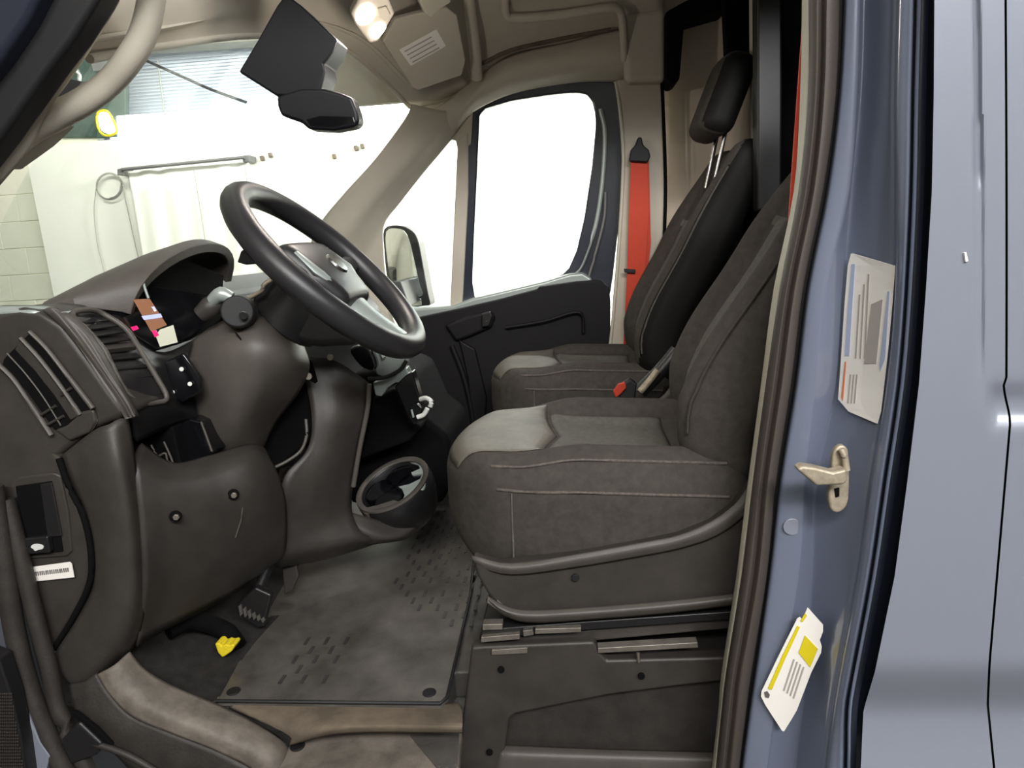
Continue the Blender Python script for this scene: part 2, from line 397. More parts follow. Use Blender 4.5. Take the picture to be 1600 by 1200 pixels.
patch('door_seal', [[(r[1][2]-2, r[0], .18), (r[1][2], r[0], .135), ((r[1][2]+r[1][3])/2-1, r[0], .119), (r[1][3]-6, r[0], .124), (r[1][3]+2, r[0], .11), (r[1][4]-2, r[0], .117), (r[1][4]+2, r[0], .15)] for r in ROWS], 'rubber', van, n=4, solid=.004)
patch('seal_channel', [[(r[1][4]-8, r[0], .15), (r[1][5]+2, r[0], .15)] for r in ROWS], 'rubber_black', van, n=3)
def jrow(r):
    c = r[1]; y = r[0]
    return [(c[5]-1, y, .152), (c[5]+2, y, .132), (c[5]*.7+c[6]*.3, y, .125), (c[6]-4, y, .119), (c[6]+3, y, .122), (c[7]-3, y, .135), (c[7]+4, y, .134),
            (c[7]*.5+c[8]*.5, y, .093), (c[8]-7, y, .056), (c[8], y, .049), (c[8]+4, y, .036), (c[8]*.4+c[9]*.6, y, .027), (c[9]-2, y, .024), (c[9]+1, y, .045)]
patch('door_jamb', [jrow(r) for r in ROWS], 'paint_jamb_shade', van, n=4, solid=.004)
patch('gap_seal', [[(r[1][9]-2, r[0], .05), (r[1][9]+5, r[0], .042), (r[1][9]+8, r[0], .034), (r[1][9]+12, r[0], .044), (r[1][10]+6, r[0], .06)] for r in ROWS], 'paint_navy', van, n=3)
tube('edge_bead', [(r[1][9]+8, r[0], .033) for r in ROWS], .0026, 'paint_jamb_shade', van, n=3, ns=6)
# outer skin: front strip and the panel behind the seam
def seamx(py):
    if py < 600: return 1571+1.5*math.sin(py/260)
    if py < 662: return 1568+10*sstep(600, 662, py)
    if py < 1035: return 1578-32*(py-662)/373
    if py < 1100: return 1546-3*(py-1035)/65
    return 1543+10*(py-1100)/100
def skin(px, py):
    d = 0
    c = 1526+4*math.sin(py/300)
    w = 5 if py < 185 else (7 if py < 290 else 7)
    dep = .007 if py < 290 else .0035
    dep *= 1-sstep(520, 640, py)
    d += dep*math.exp(-((px-c)/w)**4)
    d += .036*sstep(1032, 1118, py) - .03*sstep(1104, 1290, py)          # crease above the lower panel
    d += .012*sstep(1538, 1556, px)*(sstep(596, 622, py)-sstep(640, 672, py))   # scooped end of the recess
    d += -.010*((py-500)/700)**2
    return d
def skinpanel(name, xl, xr, nx):
    rows = []
    for i in range(131):
        py = -320+i*1620/130; a, b = xl(py), xr(py); r = []
        for j in range(nx+1):
            px = a+(b-a)*j/nx
            y = .0+skin(px, py)
            r.append(P(px, py, y))
        r = [P(a-(0 if name != 'body_panel' else 0), py, .03)] + r + [P(b, py, .03)]
        rows.append(r)
    bm = gridmesh(rows); facecam(bm); return fin(name, bm, 'paint', van, 38, solid=.003, recalc=False)
skinpanel('body_panel', lambda y: pil(min(1289, max(-329, y)))[10], lambda y: seamx(y)-1.6, 44)
skinpanel('sliding_panel', lambda y: seamx(y)+2.2, lambda y: 1760, 44)
patch('panel_gap', [[(1535, y, .03), (1610, y, .03)] for y in (-330, 400, 800, 1290)], 'rubber_black', van, n=2)
tag(prism('paint_chip', [(1507, 395), (1510, 394), (1513, 408), (1509, 409)], .004, 'sticker', Y=-.004, bevel=0), 'small white chip mark on the blue-grey side panel', 'mark')
# driver front pillar, seal and grab handle
prism('door_frame_seal', [(-90, -60), (60, -250), (290, -250), (170, -40), (150, 0), (112, 60), (75, 108), (38, 160), (0, 214), (-90, 330)], .05, 'rubber_black', van, Y=.10, bevel=.01, seg=3)
prism('front_pillar_skin', [(-90, -60), (60, -240), (210, -240), (80, -50), (40, 30), (0, 90), (-90, 200)], .05, 'paint_navy', van, Y=.07, bevel=.012, seg=3)
patch('front_pillar_trim', [[(300, -250, .16), (320, -250, .145), (345, -250, .17)], [(165, -30, .16), (180, -30, .145), (200, -30, .17)], [(148, 4, .16), (168, 4, .145), (186, 4, .17)], [(110, 64, .16), (130, 66, .145), (148, 68, .17)], [(72, 112, .16), (92, 116, .145), (112, 122, .17)],
      [(35, 162, .16), (52, 168, .145), (74, 176, .17)], [(-4, 212, .16), (14, 222, .145), (48, 232, .17)], [(-60, 270, .16), (-30, 280, .145), (0, 290, .17)]], 'beige', van)
gh = thing('grab_handle', 'curved beige grab handle on the front pillar beside the windshield', 'handle', P(170, 130, .22))
tube('grip', [(240, -40, .24), (235, 10, .23), (223, 55, .22), (202, 92, .21), (170, 130, .21), (128, 160, .2), (84, 183, .2), (42, 206, .19), (8, 236, .18), (-40, 280, .18)], [.021, .021, .021, .0205, .02, .021, .022, .022, .021, .02], 'beige', gh, n=6, ns=14, upv=(0, 1, 0))
prism('mount', [(40, 212), (100, 190), (60, 226), (10, 262), (-20, 262)], .04, 'beige', gh, Y=.2, bevel=.012, seg=3)

# ================================================================== cab shell
box('upper_side', (.1, 1.89, 1.56), (2.0, .03, .36), 'beige', van, bevel=0)
prism('header_corner', [(646, 172), (690, 196), (745, 160), (775, 100), (740, 40), (690, 70), (646, 150)], .02, 'beige', van, Y=1.775, bevel=0)
prism('front_fender', [V((-1.16, .16, -.55)), V((-1.16, .16, .56)), V((-1.3, .16, .51)), V((-1.7, .16, .36)), V((-2.05, .16, .15)), V((-2.15, .16, -.55))], 1.75, 'paint', van, raw=True, bevel=.05, seg=4)
roof = box('roof_skin', (.4, 1.0, 1.72), (2.2, 2.1, .03), 'paint', van, bevel=.01)
box('cargo_wall', (1.4, 1.99, .6), (2.2, .04, 2.4), 'paint', van, bevel=0)
box('cargo_side', (1.75, .07, .6), (1.7, .03, 2.4), 'paint', van, bevel=0)
box('rear_bulkhead', (1.0, 1.0, .6), (.03, 2.0, 2.3), 'void', van, bevel=0)
# headliner
cl = thing('ceiling', '', 'x', (-.2, 1.0, 1.5)); del cl['category']; del cl['label']; cl['kind'] = 'structure'
patch('header', [[(120, 95, .3), (230, 77, .55), (400, 57, .95), (530, 72, 1.2), (608, 134, 1.5), (640, 167, 1.68)],
                 [(120, 72, .31), (240, 56, .56), (405, 32, .96), (545, 62, 1.21), (625, 130, 1.5), (655, 166, 1.69)],
                 [(120, 44, .32), (250, 36, .58), (420, 12, .98), (560, 48, 1.22), (645, 124, 1.52), (680, 160, 1.70)],
                 [(130, -10, .36), (270, -15, .64), (440, -30, 1.02), (590, 20, 1.24), (668, 105, 1.56), (705, 150, 1.72)],
                 [(150, -90, .5), (300, -90, .8), (470, -80, 1.1), (630, -20, 1.3), (700, 80, 1.6), (735, 135, 1.74)]], 'beige', cl, n=5)
tube('header_trim', [(140, 92, .3), (235, 75, .55), (400, 56, .95), (530, 72, 1.2), (608, 134, 1.5), (640, 167, 1.68)], .008, 'beige', cl, n=5)
patch('headliner', [[(600, -60, 1.25), (680, -20, 1.4), (715, 60, 1.6), (738, 132, 1.73)],
                    [(640, -60, 1.3), (720, -20, 1.45), (742, 50, 1.6), (750, 118, 1.72)],
                    [(700, -80, 1.35), (775, -30, 1.45), (790, 30, 1.6), (800, 84, 1.7)],
                    [(800, -80, 1.4), (860, -40, 1.5), (880, 22, 1.62), (885, 66, 1.7)],
                    [(900, -90, 1.4), (940, -50, 1.5), (955, 10, 1.62), (962, 46, 1.7)],
                    [(1000, -90, 1.4), (1030, -50, 1.5), (1036, 5, 1.62), (1040, 40, 1.7)]], 'beige', cl, n=6)
patch('side_rail', [[(660, 180, 1.73), (680, 168, 1.70), (697, 158, 1.70), (712, 146, 1.73)],
                    [(705, 205, 1.74), (715, 180, 1.69), (728, 152, 1.69), (742, 122, 1.73)],
                    [(740, 175, 1.76), (752, 150, 1.69), (765, 122, 1.68), (778, 96, 1.72)],
                    [(800, 147, 1.77), (806, 128, 1.69), (812, 104, 1.67), (818, 80, 1.71)],
                    [(890, 130, 1.77), (892, 112, 1.69), (894, 88, 1.67), (896, 62, 1.71)],
                    [(962, 128, 1.77), (964, 104, 1.69), (966, 78, 1.67), (968, 44, 1.71)],
                    [(1042, 128, 1.77), (1042, 100, 1.70), (1042, 72, 1.69), (1042, 36, 1.72)]], 'beige', cl, n=5)
tube('header_fold', [(130, 64, .31), (245, 46, .57), (405, 22, .97), (552, 54, 1.215), (634, 127, 1.5)], .009, 'beige', cl, flat=.6)
tube('roof_groove', [(752, 100, 1.66), (800, 78, 1.66), (880, 60, 1.66), (955, 46, 1.66)], .007, 'sill_tan', cl, label='fold line with its shade painted in tan')  # darker tan tube paints the shade of the headliner fold
tube('roof_ridge', [(730, -40, 1.42), (735, 20, 1.5), (742, 75, 1.58), (745, 122, 1.66)], .02, 'beige', cl, ns=10)
tube('roof_ridge', [(790, -20, 1.5), (790, 18, 1.54), (805, 28, 1.56), (870, 24, 1.56), (940, 14, 1.56), (968, 16, 1.58), (974, 50, 1.62), (976, 95, 1.66)], .014, 'beige', cl, ns=10)
prism('pillar_cap', [(970, 20), (1041, 10), (1041, 126), (978, 128)], .1, 'beige', cl, Y=1.64, bevel=.02, seg=3)
prism('roof_bracket', [(1040, 18), (1072, 0), (1130, -20), (1140, 10), (1070, 30), (1062, 125), (1050, 131), (1040, 122)], .15, 'void', cl, Y=1.6, bevel=.01)
# passenger front pillar trim
patch('pillar_trim_front', [[(645, 163, 1.62), (690, 172, 1.68), (712, 172, 1.72), (735, 168, 1.75)],
      [(632, 188, 1.62), (672, 212, 1.66), (692, 214, 1.72), (705, 218, 1.76)],
      [(585, 250, 1.61), (626, 266, 1.64), (648, 268, 1.72), (662, 270, 1.76)],
      [(538, 302, 1.60), (580, 318, 1.63), (606, 320, 1.72), (624, 318, 1.76)],
      [(498, 352, 1.59), (545, 365, 1.62), (574, 372, 1.71), (601, 350, 1.76)],
      [(480, 400, 1.58), (535, 405, 1.62), (562, 410, 1.71), (599, 388, 1.76)],
      [(475, 460, 1.58), (535, 460, 1.62), (560, 460, 1.70), (607, 470, 1.76)],
      [(470, 530, 1.58), (540, 530, 1.62), (575, 525, 1.68), (622, 520, 1.72)]], 'beige', van, n=5)
# passenger centre pillar
prism('centre_pillar_trim', [(962, 124), (978, 122), (1036, 120), (1038, 190), (1041, 300), (1036, 420), (1028, 560), (948, 560), (955, 525), (965, 400), (974, 250), (968, 160)], .08, 'beige', van, Y=1.70, bevel=.012, seg=3)
tube('pillar_edge', [(962, 128, 1.71), (968, 165, 1.70), (974, 250, 1.70), (966, 400, 1.70), (955, 525, 1.70), (950, 560, 1.70)], .006, 'cream', van)
tube('pillar_edge', [(1034, 122, 1.69), (1037, 190, 1.69), (1040, 300, 1.69), (1036, 420, 1.69)], .006, 'void', van)
# bulkhead panels behind the seats
bh = patch('bulkhead', [[(1036, y, 1.84), (1080, y, 1.80), (1130, y, 1.72), (1177, y, 1.6)] for y in (-60, 60, 160, 260, 360, 480)], 'bulkhead', van, n=4, label='glossy cream bulkhead panel')
patch('shade_panel', [[(1178, y, 1.5), (1215, y, 1.42), (1260, y, 1.3), (1330, y, 1.1)] for y in (-60, 150, 350, 600, 900)], 'void', bh, n=3)  # near-black sheet painting in the dark of the interior behind the seats
prism('upright', [(1130, -40), (1175, -40), (1176, 60), (1172, 95), (1135, 85)], .05, 'void', bh, Y=1.5, bevel=.006, label='dark upright at the top')
prism('edge_strip', [(1174, -40), (1180, -40), (1181, 120), (1184, 250), (1178, 250), (1175, 120)], .03, 'cream', bh, Y=1.35, bevel=.002)
prism('lower_panel', [(1120, 340), (1186, 262), (1192, 700), (1120, 700)], .02, 'void', bh, Y=1.60, bevel=.004)
prism('post', [(1183, -200), (1222, -200), (1223, 120), (1222, 330), (1184, 330)], .06, 'plastic_black', bh, Y=1.15, bevel=.008)
# floor
fl = prism('floor', [V((-1.3, .2, -.005)), V((-.262, .2, -.005)), V((-.262, .30, -.005)), V((1.1, .30, -.005)), V((1.1, 1.83, -.005)), V((-1.3, 1.83, -.005))], .06, 'floor_rubber', raw=True, bevel=.006, d=(0, 0, -1)); struct(fl)

# windows and passenger door
d1 = thing('door_1', '', 'x', (-.2, 1.8, .3)); del d1['category']; del d1['label']; d1['kind'] = 'structure'
G = [(750, 172), (800, 157), (860, 148), (900, 144), (918, 148), (929, 164), (931, 195), (925, 260), (913, 340), (901, 392), (886, 426), (850, 440), (800, 452), (737, 466), (740, 380), (745, 280)]
O = [(732, 190), (742, 160), (800, 136), (880, 120), (935, 116), (960, 124), (968, 165), (976, 260), (966, 360), (957, 440), (950, 480), (850, 490), (718, 500), (722, 465), (728, 300)]
ring('window_frame', X(O, 1.79), X(G, 1.80), .05, 'paint_navy', d1, bevel=.006)
tube('window_channel', [(938, 170, 1.78), (945, 210, 1.78), (941, 285, 1.78), (930, 355, 1.78), (910, 415, 1.78), (893, 432, 1.78)], .008, 'silver', d1, flat=.6)
tube('window_channel', [(946, 300, 1.775), (944, 340, 1.775), (932, 390, 1.775), (920, 432, 1.775)], .006, 'grey_metal', d1)
prism('divider', [(716, 218), (731, 205), (731, 300), (722, 475), (703, 482), (709, 350), (714, 240)], .04, 'beige', d1, Y=1.77, bevel=.006)
prism('quarter_corner', [(690, 232), (704, 217), (712, 219), (716, 240), (735, 225), (738, 175), (715, 190)], .03, 'beige', d1, Y=1.775, bevel=.005)
prism('door_sill', [(615, 500), (610, 478), (650, 482), (705, 478), (740, 466), (800, 452), (850, 440), (890, 428), (910, 426), (925, 435), (925, 460), (700, 500)], .07, 'silver', d1, Y=1.74, bevel=.01, seg=3)
prism('door_panel', [(600, 520), (650, 497), (720, 482), (780, 468), (840, 452), (842, 448), (900, 440), (938, 438), (952, 450), (954, 470), (954, 560), (960, 760), (640, 760), (600, 700)], .1, 'door_dark', d1, Y=1.70, bevel=.014, seg=3)
prism('pull_recess', [(694, 508), (730, 494), (765, 485), (774, 494), (768, 512), (735, 526), (712, 534)], .03, 'door_dark', d1, Y=1.675, bevel=.012, seg=3)
prism('door_handle', [(752, 490), (766, 486), (770, 494), (764, 510), (752, 512)], .02, 'plastic_black', d1, Y=1.655, bevel=.006)
tube('panel_crease', [(790, 512, 1.685), (850, 502, 1.68), (905, 488, 1.68), (912, 520, 1.685)], .006, 'door_dark', d1)
tube('panel_crease', [(706, 540, 1.685), (725, 590, 1.685), (738, 650, 1.685), (740, 700, 1.685)], .010, 'door_dark', d1)
prism('speaker_pod', [(716, 530), (742, 545), (760, 620), (758, 660), (738, 660), (730, 590)], .02, 'door_dark', d1, Y=1.68, bevel=.008)
struct(prism('window_3', G, .005, 'glass', Y=1.83, bevel=0))
struct(prism('window_2', [(712, 218), (716, 240), (712, 350), (706, 482), (660, 488), (612, 486), (601, 400), (598, 370), (603, 345), (640, 296), (690, 230), (704, 216)], .005, 'glass', Y=1.82, bevel=0))
patch('window_1', [[(150, 96, .32), (400, 54, .97), (532, 68, 1.22), (640, 162, 1.67)], [(30, 300, .3), (330, 240, .9), (450, 230, 1.2), (560, 290, 1.66)], [(-60, 500, .28), (200, 440, .85), (330, 420, 1.2), (470, 440, 1.64)]], 'glass', n=5, solid=.004)['kind'] = 'structure'

# passenger exterior mirror
sm = prism('side_mirror', [(600, 358), (620, 352), (640, 358), (652, 372), (660, 410), (668, 455), (672, 475), (664, 478), (625, 478), (606, 440), (600, 390)], .12, 'plastic_black', d1, Y=2.06, bevel=.02, seg=3, curve=3, label='black exterior mirror outside the quarter window')
prism('mirror_arm', [(612, 440), (626, 440), (640, 478), (615, 478)], .23, 'plastic_black', sm, Y=1.85, bevel=.005)
prism('mirror_glass', [(603, 362), (622, 357), (636, 366), (646, 400), (656, 445), (660, 462), (632, 466), (612, 440), (604, 400)], .008, 'mirror_glass', sm, Y=2.05, bevel=.002, curve=3)
prism('lower_glass', [(634, 468), (658, 466), (659, 477), (640, 479)], .008, 'mirror_glass', sm, Y=2.05, bevel=.002)

# seat belts
bp = thing('passenger_seat_belt', 'orange-red seat belt hanging on the passenger side pillar', 'seat belt', P(1000, 240, 1.66))
prism('webbing', [(986, 248), (1011, 248), (1014, 330), (1008, 420), (999, 545), (974, 545), (980, 425), (983, 330)], .004, 'belt', bp, Y=1.665, bevel=0)
prism('webbing_return', [(1005, 250), (1014, 250), (1017, 380), (1012, 430), (1004, 440)], .004, 'belt', bp, Y=1.675, bevel=0)
prism('guide', [(983, 252), (986, 234), (993, 226), (997, 214), (1003, 214), (1005, 226), (1014, 234), (1017, 244), (1012, 254)], .03, 'rubber_black', bp, Y=1.65, bevel=.006)
prism('clip', [(975, 420), (993, 421), (993, 427), (976, 426)], .012, 'rubber_black', bp, Y=1.652, bevel=.002)
tag(prism('driver_seat_belt', [(1254, 40), (1258, 40), (1254, 150), (1247, 250), (1238, 335), (1232, 350), (1236, 290), (1246, 150)], .004, 'belt', Y=.215, bevel=0), 'sliver of orange-red seat belt behind the driver door pillar', 'seat belt')

# ================================================================== seats
def cushion_deform(x, y, z):
    # local: x -.285 (nose) .. .285, y -.26 .. .26, z -.10 .. .10
    u = (x+.30)/.60
    a = abs(y)/.26
    nose = max(0, 1-u/.42)
    yy = y*(1-.16*nose**2)
    xx = x + .085*(a**2.2)*nose
    top = sstep(-.01, .085, z)
    bol = math.exp(-((a-.80)/.17)**2)*.026*sstep(.22, .5, u)
    dip = -.022*sstep(.75, .35, a)*sstep(.25, .5, u)
    groove = -.010*math.exp(-((a-.60)/.035)**2)*sstep(.3, .42, u)
    groove += -.007*math.exp(-((u-.345-.06*(1-a)**2)/.014)**2)*sstep(.72, .6, a)
    groove += -.006*math.exp(-((u-.80)/.02)**2)*sstep(.62, .5, a)
    zz = z + top*(bol+dip+groove) - top*.012*nose**2
    zz += -.020*u if z > 0 else z*.42 - .012*sstep(0, .3, u)
    return V((xx, yy, zz))
def back_deform(x, y, z):
    # local: x -.06 (front) .. .06, y -.25 .. .25, z -.38 .. .38
    v = (z+.38)/.76; a = abs(y)/.25
    yy = y*(1-.20*sstep(.55, 1, v))
    fr = sstep(.02, -.05, x)
    bol = -.035*math.exp(-((a-.85)/.22)**2)*sstep(1.0, .55, v)
    dip = .018*sstep(.7, .3, a)
    gr = .010*math.exp(-((a-.58)/.035)**2)*sstep(.95, .8, v) + .007*math.exp(-((v-.66)/.015)**2)*sstep(.6, .5, a)
    lum = -.022*math.exp(-((v-.25)/.2)**2) + .03*sstep(.15, 0, v)
    xx = x + fr*(bol+dip+gr) + lum + .018*max(0, v-.6)**2/.16
    return V((xx, yy, z))
SY = .53      # driver seat centre
def M4(c, ry): return Matrix.Translation(V(c)) @ Matrix.Rotation(ry, 4, 'Y')
CM = M4((.035, SY, .350), math.radians(1.5))
def seat(root, SY, BM, HX, HZ, HA, sides='side_black'):
    CM = M4((.018, SY, .335), math.radians(1.5))
    DY = SY-.53
    bm = roundbox(.60, .52, .20, .07, (58, 60, 16), cushion_deform); bm.normal_update()
    for f in bm.faces:
        c = f.calc_center_median(); u = (c.x+.30)/.60; a = abs(c.y)/.26
        if c.z > .05:
            pass
    bm.transform(CM); fin('cushion', bm, 'fabric', root, 80, recalc=True)
    def topgrid(name, m, x0, x1, amax, nx, ny):
        rows = []
        for j in range(ny+1):
            t = 2*j/ny-1; y = t*amax*.26; a = abs(y)/.26; r = []
            for i in range(nx+1):
                x = x0(a)+(x1(a)-x0(a))*i/nx; dx = max(0, -.23-x); z = .03+math.sqrt(max(0, .07**2-dx*dx))
                r.append(CM @ (cushion_deform(x, y, z)+V((-.0015*(dx > .02), 0, .0022))))
            rows.append(r)
        bm = gridmesh(rows); bm.normal_update()
        if sum(f.normal.z for f in bm.faces) < 0: bmesh.ops.reverse_faces(bm, faces=bm.faces)
        fin(name, bm, m, root, 80, solid=.0015, recalc=False)
    bnd = lambda a: -.30+.60*(.345+.06*(1-a)**2)
    topgrid('front_panel', 'leather_front', lambda a: -.292, lambda a: bnd(a)-.004, .70, 22, 28)
    topgrid('insert_panel', 'fabric_insert', lambda a: bnd(a)+.004, lambda a: .18, .57, 20, 24)
    for s in (-1, 1):
        bm = bmesh.new(); tubebm(bm, [CM @ (cushion_deform(-.19, s*.26, .04-k*.02)+V((0, s*.0005, 0))) for k in range(8)], .002, 6); fin('side_seam', bm, 'fabric_insert', root, 60)
    for s in (-1, 1):
        for zz, aa, rr in ((.085, .86, .0028), (.045, 1.0, .0028)):
            pts = []
            for k in range(25):
                x = -.23 + k*.02
                # walk along the rounded edge of the cushion
                r = .07; h = (.30-r, .26-r, .10-r)
                ang = math.asin(min(1, max(0, (zz-h[2])/r))); yl = h[1]+r*math.cos(ang); 
                pts.append(CM @ (cushion_deform(x, s*yl, h[2]+r*math.sin(ang)) + V((0, s*.001, .001))))
            bm = bmesh.new(); tubebm(bm, pts, rr, 6); fin('piping', bm, 'stitch', root, 60)
    bm = roundbox(.12, .50, .76, .05, (12, 56, 70), back_deform); bm.normal_update()
    for f in bm.faces:
        c = f.calc_center_median(); v = (c.z+.38)/.76; a = abs(c.y)/.25
        if f.normal.x < -.3 and a < .58 and v < .66: f.material_index = 1
        elif a > .80*(1-.2*sstep(.55, 1, v)) and f.normal.x > -.62: f.material_index = 2
    bm.transform(BM); fin('backrest', bm, ['fabric', 'fabric_insert', sides], root, 80)
    for s in (-1, 1):
        pts = [BM @ (back_deform(-.045, s*.243, -.32+k*.027)+V((-.004, s*.003, 0))) for k in range(23)]
        bm = bmesh.new(); tubebm(bm, pts, .003, 6); fin('piping', bm, 'fabric_insert' if DY else 'fabric', root, 60)
    HM = M4((HX, SY, HZ), math.radians(HA))
    def hd(x, y, z): return V((x + .012*(z/.13) - .014*math.cos(y*9), y*(1-.12*sstep(0, .13, z)), z))
    bm = roundbox(.105, .27, .25, .045, (12, 24, 22), hd); bm.normal_update()
    for f in bm.faces:
        if abs(f.normal.y) > .55 or f.normal.x > .5: f.material_index = 1
    bm.transform(HM); fin('headrest', bm, ['fabric', 'side_black'], root, 80)
    for s in (-1, 1):
        bm = bmesh.new(); tubebm(bm, [V((HX-.045, SY+s*.065, HZ-.26)), V((HX-.004, SY+s*.065, HZ-.08))], .0065, 10); fin('headrest_post', bm, 'chrome', root, 60)
    # base shield near side and its trims (laid out for the driver side, shifted with DY)
    sh = [(737, 872), (780, 884), (900, 870), (1000, 852), (1060, 840), (1110, 820), (1150, 792), (1175, 756), (1190, 756), (1190, 942), (1145, 938), (1000, 953), (850, 968), (815, 968), (786, 955), (762, 930), (745, 900)]
    shp = prism('side_shield', sh, .035, 'plastic', root, Y=.245, bevel=.008, seg=3)
    far = [p+V((0, .54, 0)) for p in X(sh, .245)]
    prism('side_shield', far, .035, 'plastic', root, raw=True, bevel=.008)
    patch('upper_trim', [[(737, 868, .25), (800, 880, .24), (900, 866, .236), (1000, 848, .236), (1060, 836, .236), (1110, 815, .236), (1148, 788, .236), (1172, 755, .236)],
                         [(739, 876, .245), (800, 889, .232), (900, 876, .23), (1000, 859, .23), (1062, 846, .23), (1115, 826, .23), (1156, 797, .23), (1182, 762, .23)],
                         [(742, 886, .25), (800, 899, .24), (900, 887, .238), (1000, 870, .238), (1065, 857, .238), (1120, 838, .238), (1164, 806, .238), (1192, 770, .238)]], 'plastic_light', root, n=4)
    patch('lower_trim', [[(762, 930, .25), (785, 944, .24), (820, 953, .236), (900, 950, .236), (1050, 938, .236), (1190, 922, .236)],
                         [(764, 938, .24), (785, 953, .228), (820, 963, .225), (900, 960, .225), (1050, 948, .225), (1190, 931, .225)],
                         [(768, 944, .25), (788, 962, .24), (825, 973, .237), (900, 970, .237), (1050, 958, .237), (1190, 940, .237)]], 'plastic_light', root, n=4)
    cyl('bolt', P(899, 901, .243), (0, -1, 0), .007, .006, 'rubber_black', root)
    # front skirt and seat frame under the cushion
    box('front_skirt', (-.13, SY, .19), (.02, .38, .12), 'plastic_black', root, bevel=.008)
    box('seat_pan', (.07, SY, .21), (.42, .40, .05), 'void', root, bevel=.01)
    prism('slide_rail', [(752, 984), (905, 972), (1150, 955), (1150, 968), (905, 986), (752, 1000)], .04, 'plastic_black', root, Y=.25, bevel=.003)
    prism('slide_rail', [p+V((0, .42, 0)) for p in X([(752, 984), (905, 972), (1150, 955), (1150, 968), (905, 986), (752, 1000)], .25)], .04, 'plastic_black', root, raw=True, bevel=.003)
    tube('hinge_cover', [(1052, 655, .74), (1066, 636, .74), (1078, 622, .74)], .008, 'silver', root)
    if DY:
        for c in root.children:
            if c.name.split('.')[0] in ('side_shield', 'upper_trim', 'lower_trim', 'bolt', 'slide_rail', 'hinge_cover'): c.data.transform(Matrix.Translation((0, DY, 0)))
ds = thing('cab_chair', 'dark grey fabric driver seat nearest the open door', 'seat', (.05, SY, .1))
seat(ds, .53, Matrix.Translation((.44, .53, .72)) @ Matrix.Rotation(math.radians(-6), 4, 'Z') @ Matrix.Rotation(math.radians(28), 4, 'Y'), .60, 1.17, 24, 'fabric')
ps = thing('cab_chair', 'dark grey passenger seat with headrest beside the far door', 'seat', (.05, SY+.90, .1))
seat(ps, 1.43, M4((.405, 1.43, .738), math.radians(24)), .505, 1.225, 17)
for o in (ds, ps): o['group'] = 'cab seats'
def buckle():
    b = thing('seat_belt_buckle', 'black seat belt buckle with red button between the seats', 'buckle', P(980, 610, .95))
    prism('body', [(962, 640), (972, 600), (985, 592), (996, 600), (990, 640)], .03, 'rubber_black', b, Y=.95, bevel=.006)
    prism('button', [(958, 612), (966, 600), (977, 597), (979, 606), (970, 616), (962, 622)], .012, 'red_button', b, Y=.935, bevel=.003)
buckle()
pv = thing('recliner_arm', 'black metal recliner arm beside the passenger cushion', 'lever', P(1030, 600, 1.05))
tube('arm', [(1000, 612, 1.05), (1030, 582, 1.05), (1058, 548, 1.06)], .022, 'plastic_black', pv)
tube('rod', [(1000, 612, 1.02), (1015, 595, 1.02), (1028, 578, 1.02)], .010, 'zinc', pv)

# seat box under the driver seat
sbx = thing('seat_box', 'black plastic storage box under the driver seat', 'seat base', (.1, .4, -.2))
prism('core', [(740, 1035), (1190, 1020), (1180, 1260), (712, 1260)], .5, 'rubber_dim', sbx, Y=.275, bevel=.01)
prism('face', [(735, 1025), (736, 1012), (760, 1010), (928, 1003), (938, 1022), (948, 1032), (1190, 1026), (1190, 1058), (1050, 1074), (950, 1087), (806, 1116), (796, 1124), (790, 1165), (770, 1230), (712, 1250), (722, 1130)], .03, 'plastic', sbx, Y=.245, bevel=.006, seg=3)
patch('ledge', [[(776, 1166, .27), (800, 1164, .262), (950, 1170, .262), (1190, 1176, .262)], [(778, 1178, .25), (800, 1178, .240), (950, 1182, .240), (1190, 1188, .240)], [(772, 1200, .25), (800, 1200, .236), (950, 1202, .236), (1190, 1206, .236)], [(765, 1240, .25), (800, 1240, .236), (950, 1240, .236), (1190, 1240, .236)]], 'plastic_light', sbx, n=4)
for px, py in ((783, 1045), (1002, 1055), (765, 1174)): cyl('screw', P(px, py, .244), (0, -1, 0), .0065, .005, 'void', sbx)
trk = thing('seat_track', 'scuffed steel seat track between seat and black box', 'seat track', P(900, 1000, .25))
prism('rail', [(750, 1000), (905, 986), (1190, 962), (1190, 978), (905, 1004), (750, 1020)], .45, 'plastic', trk, Y=.265, bevel=.003)
for pts in ([(754, 976), (785, 975), (785, 984), (754, 985)], [(752, 996), (812, 991), (812, 999), (752, 1004)], [(817, 986), (832, 984), (834, 992), (818, 995)], [(836, 983), (908, 981), (908, 988), (836, 991)], [(768, 1016), (824, 1012), (824, 1021), (768, 1024)], [(934, 1013), (1090, 1004), (1091, 1012), (934, 1021)]):
    prism('rail_edge', pts, .02, 'steel', trk, Y=.24, bevel=.001)
tube('pin', [(997, 1020, .24), (998, 1034, .24)], .003, 'steel', trk, n=0)

# ================================================================== dashboard
db = thing('dashboard', 'dark grey moulded dashboard across the cab below the windshield', 'dashboard', (-.8, .5, .3))
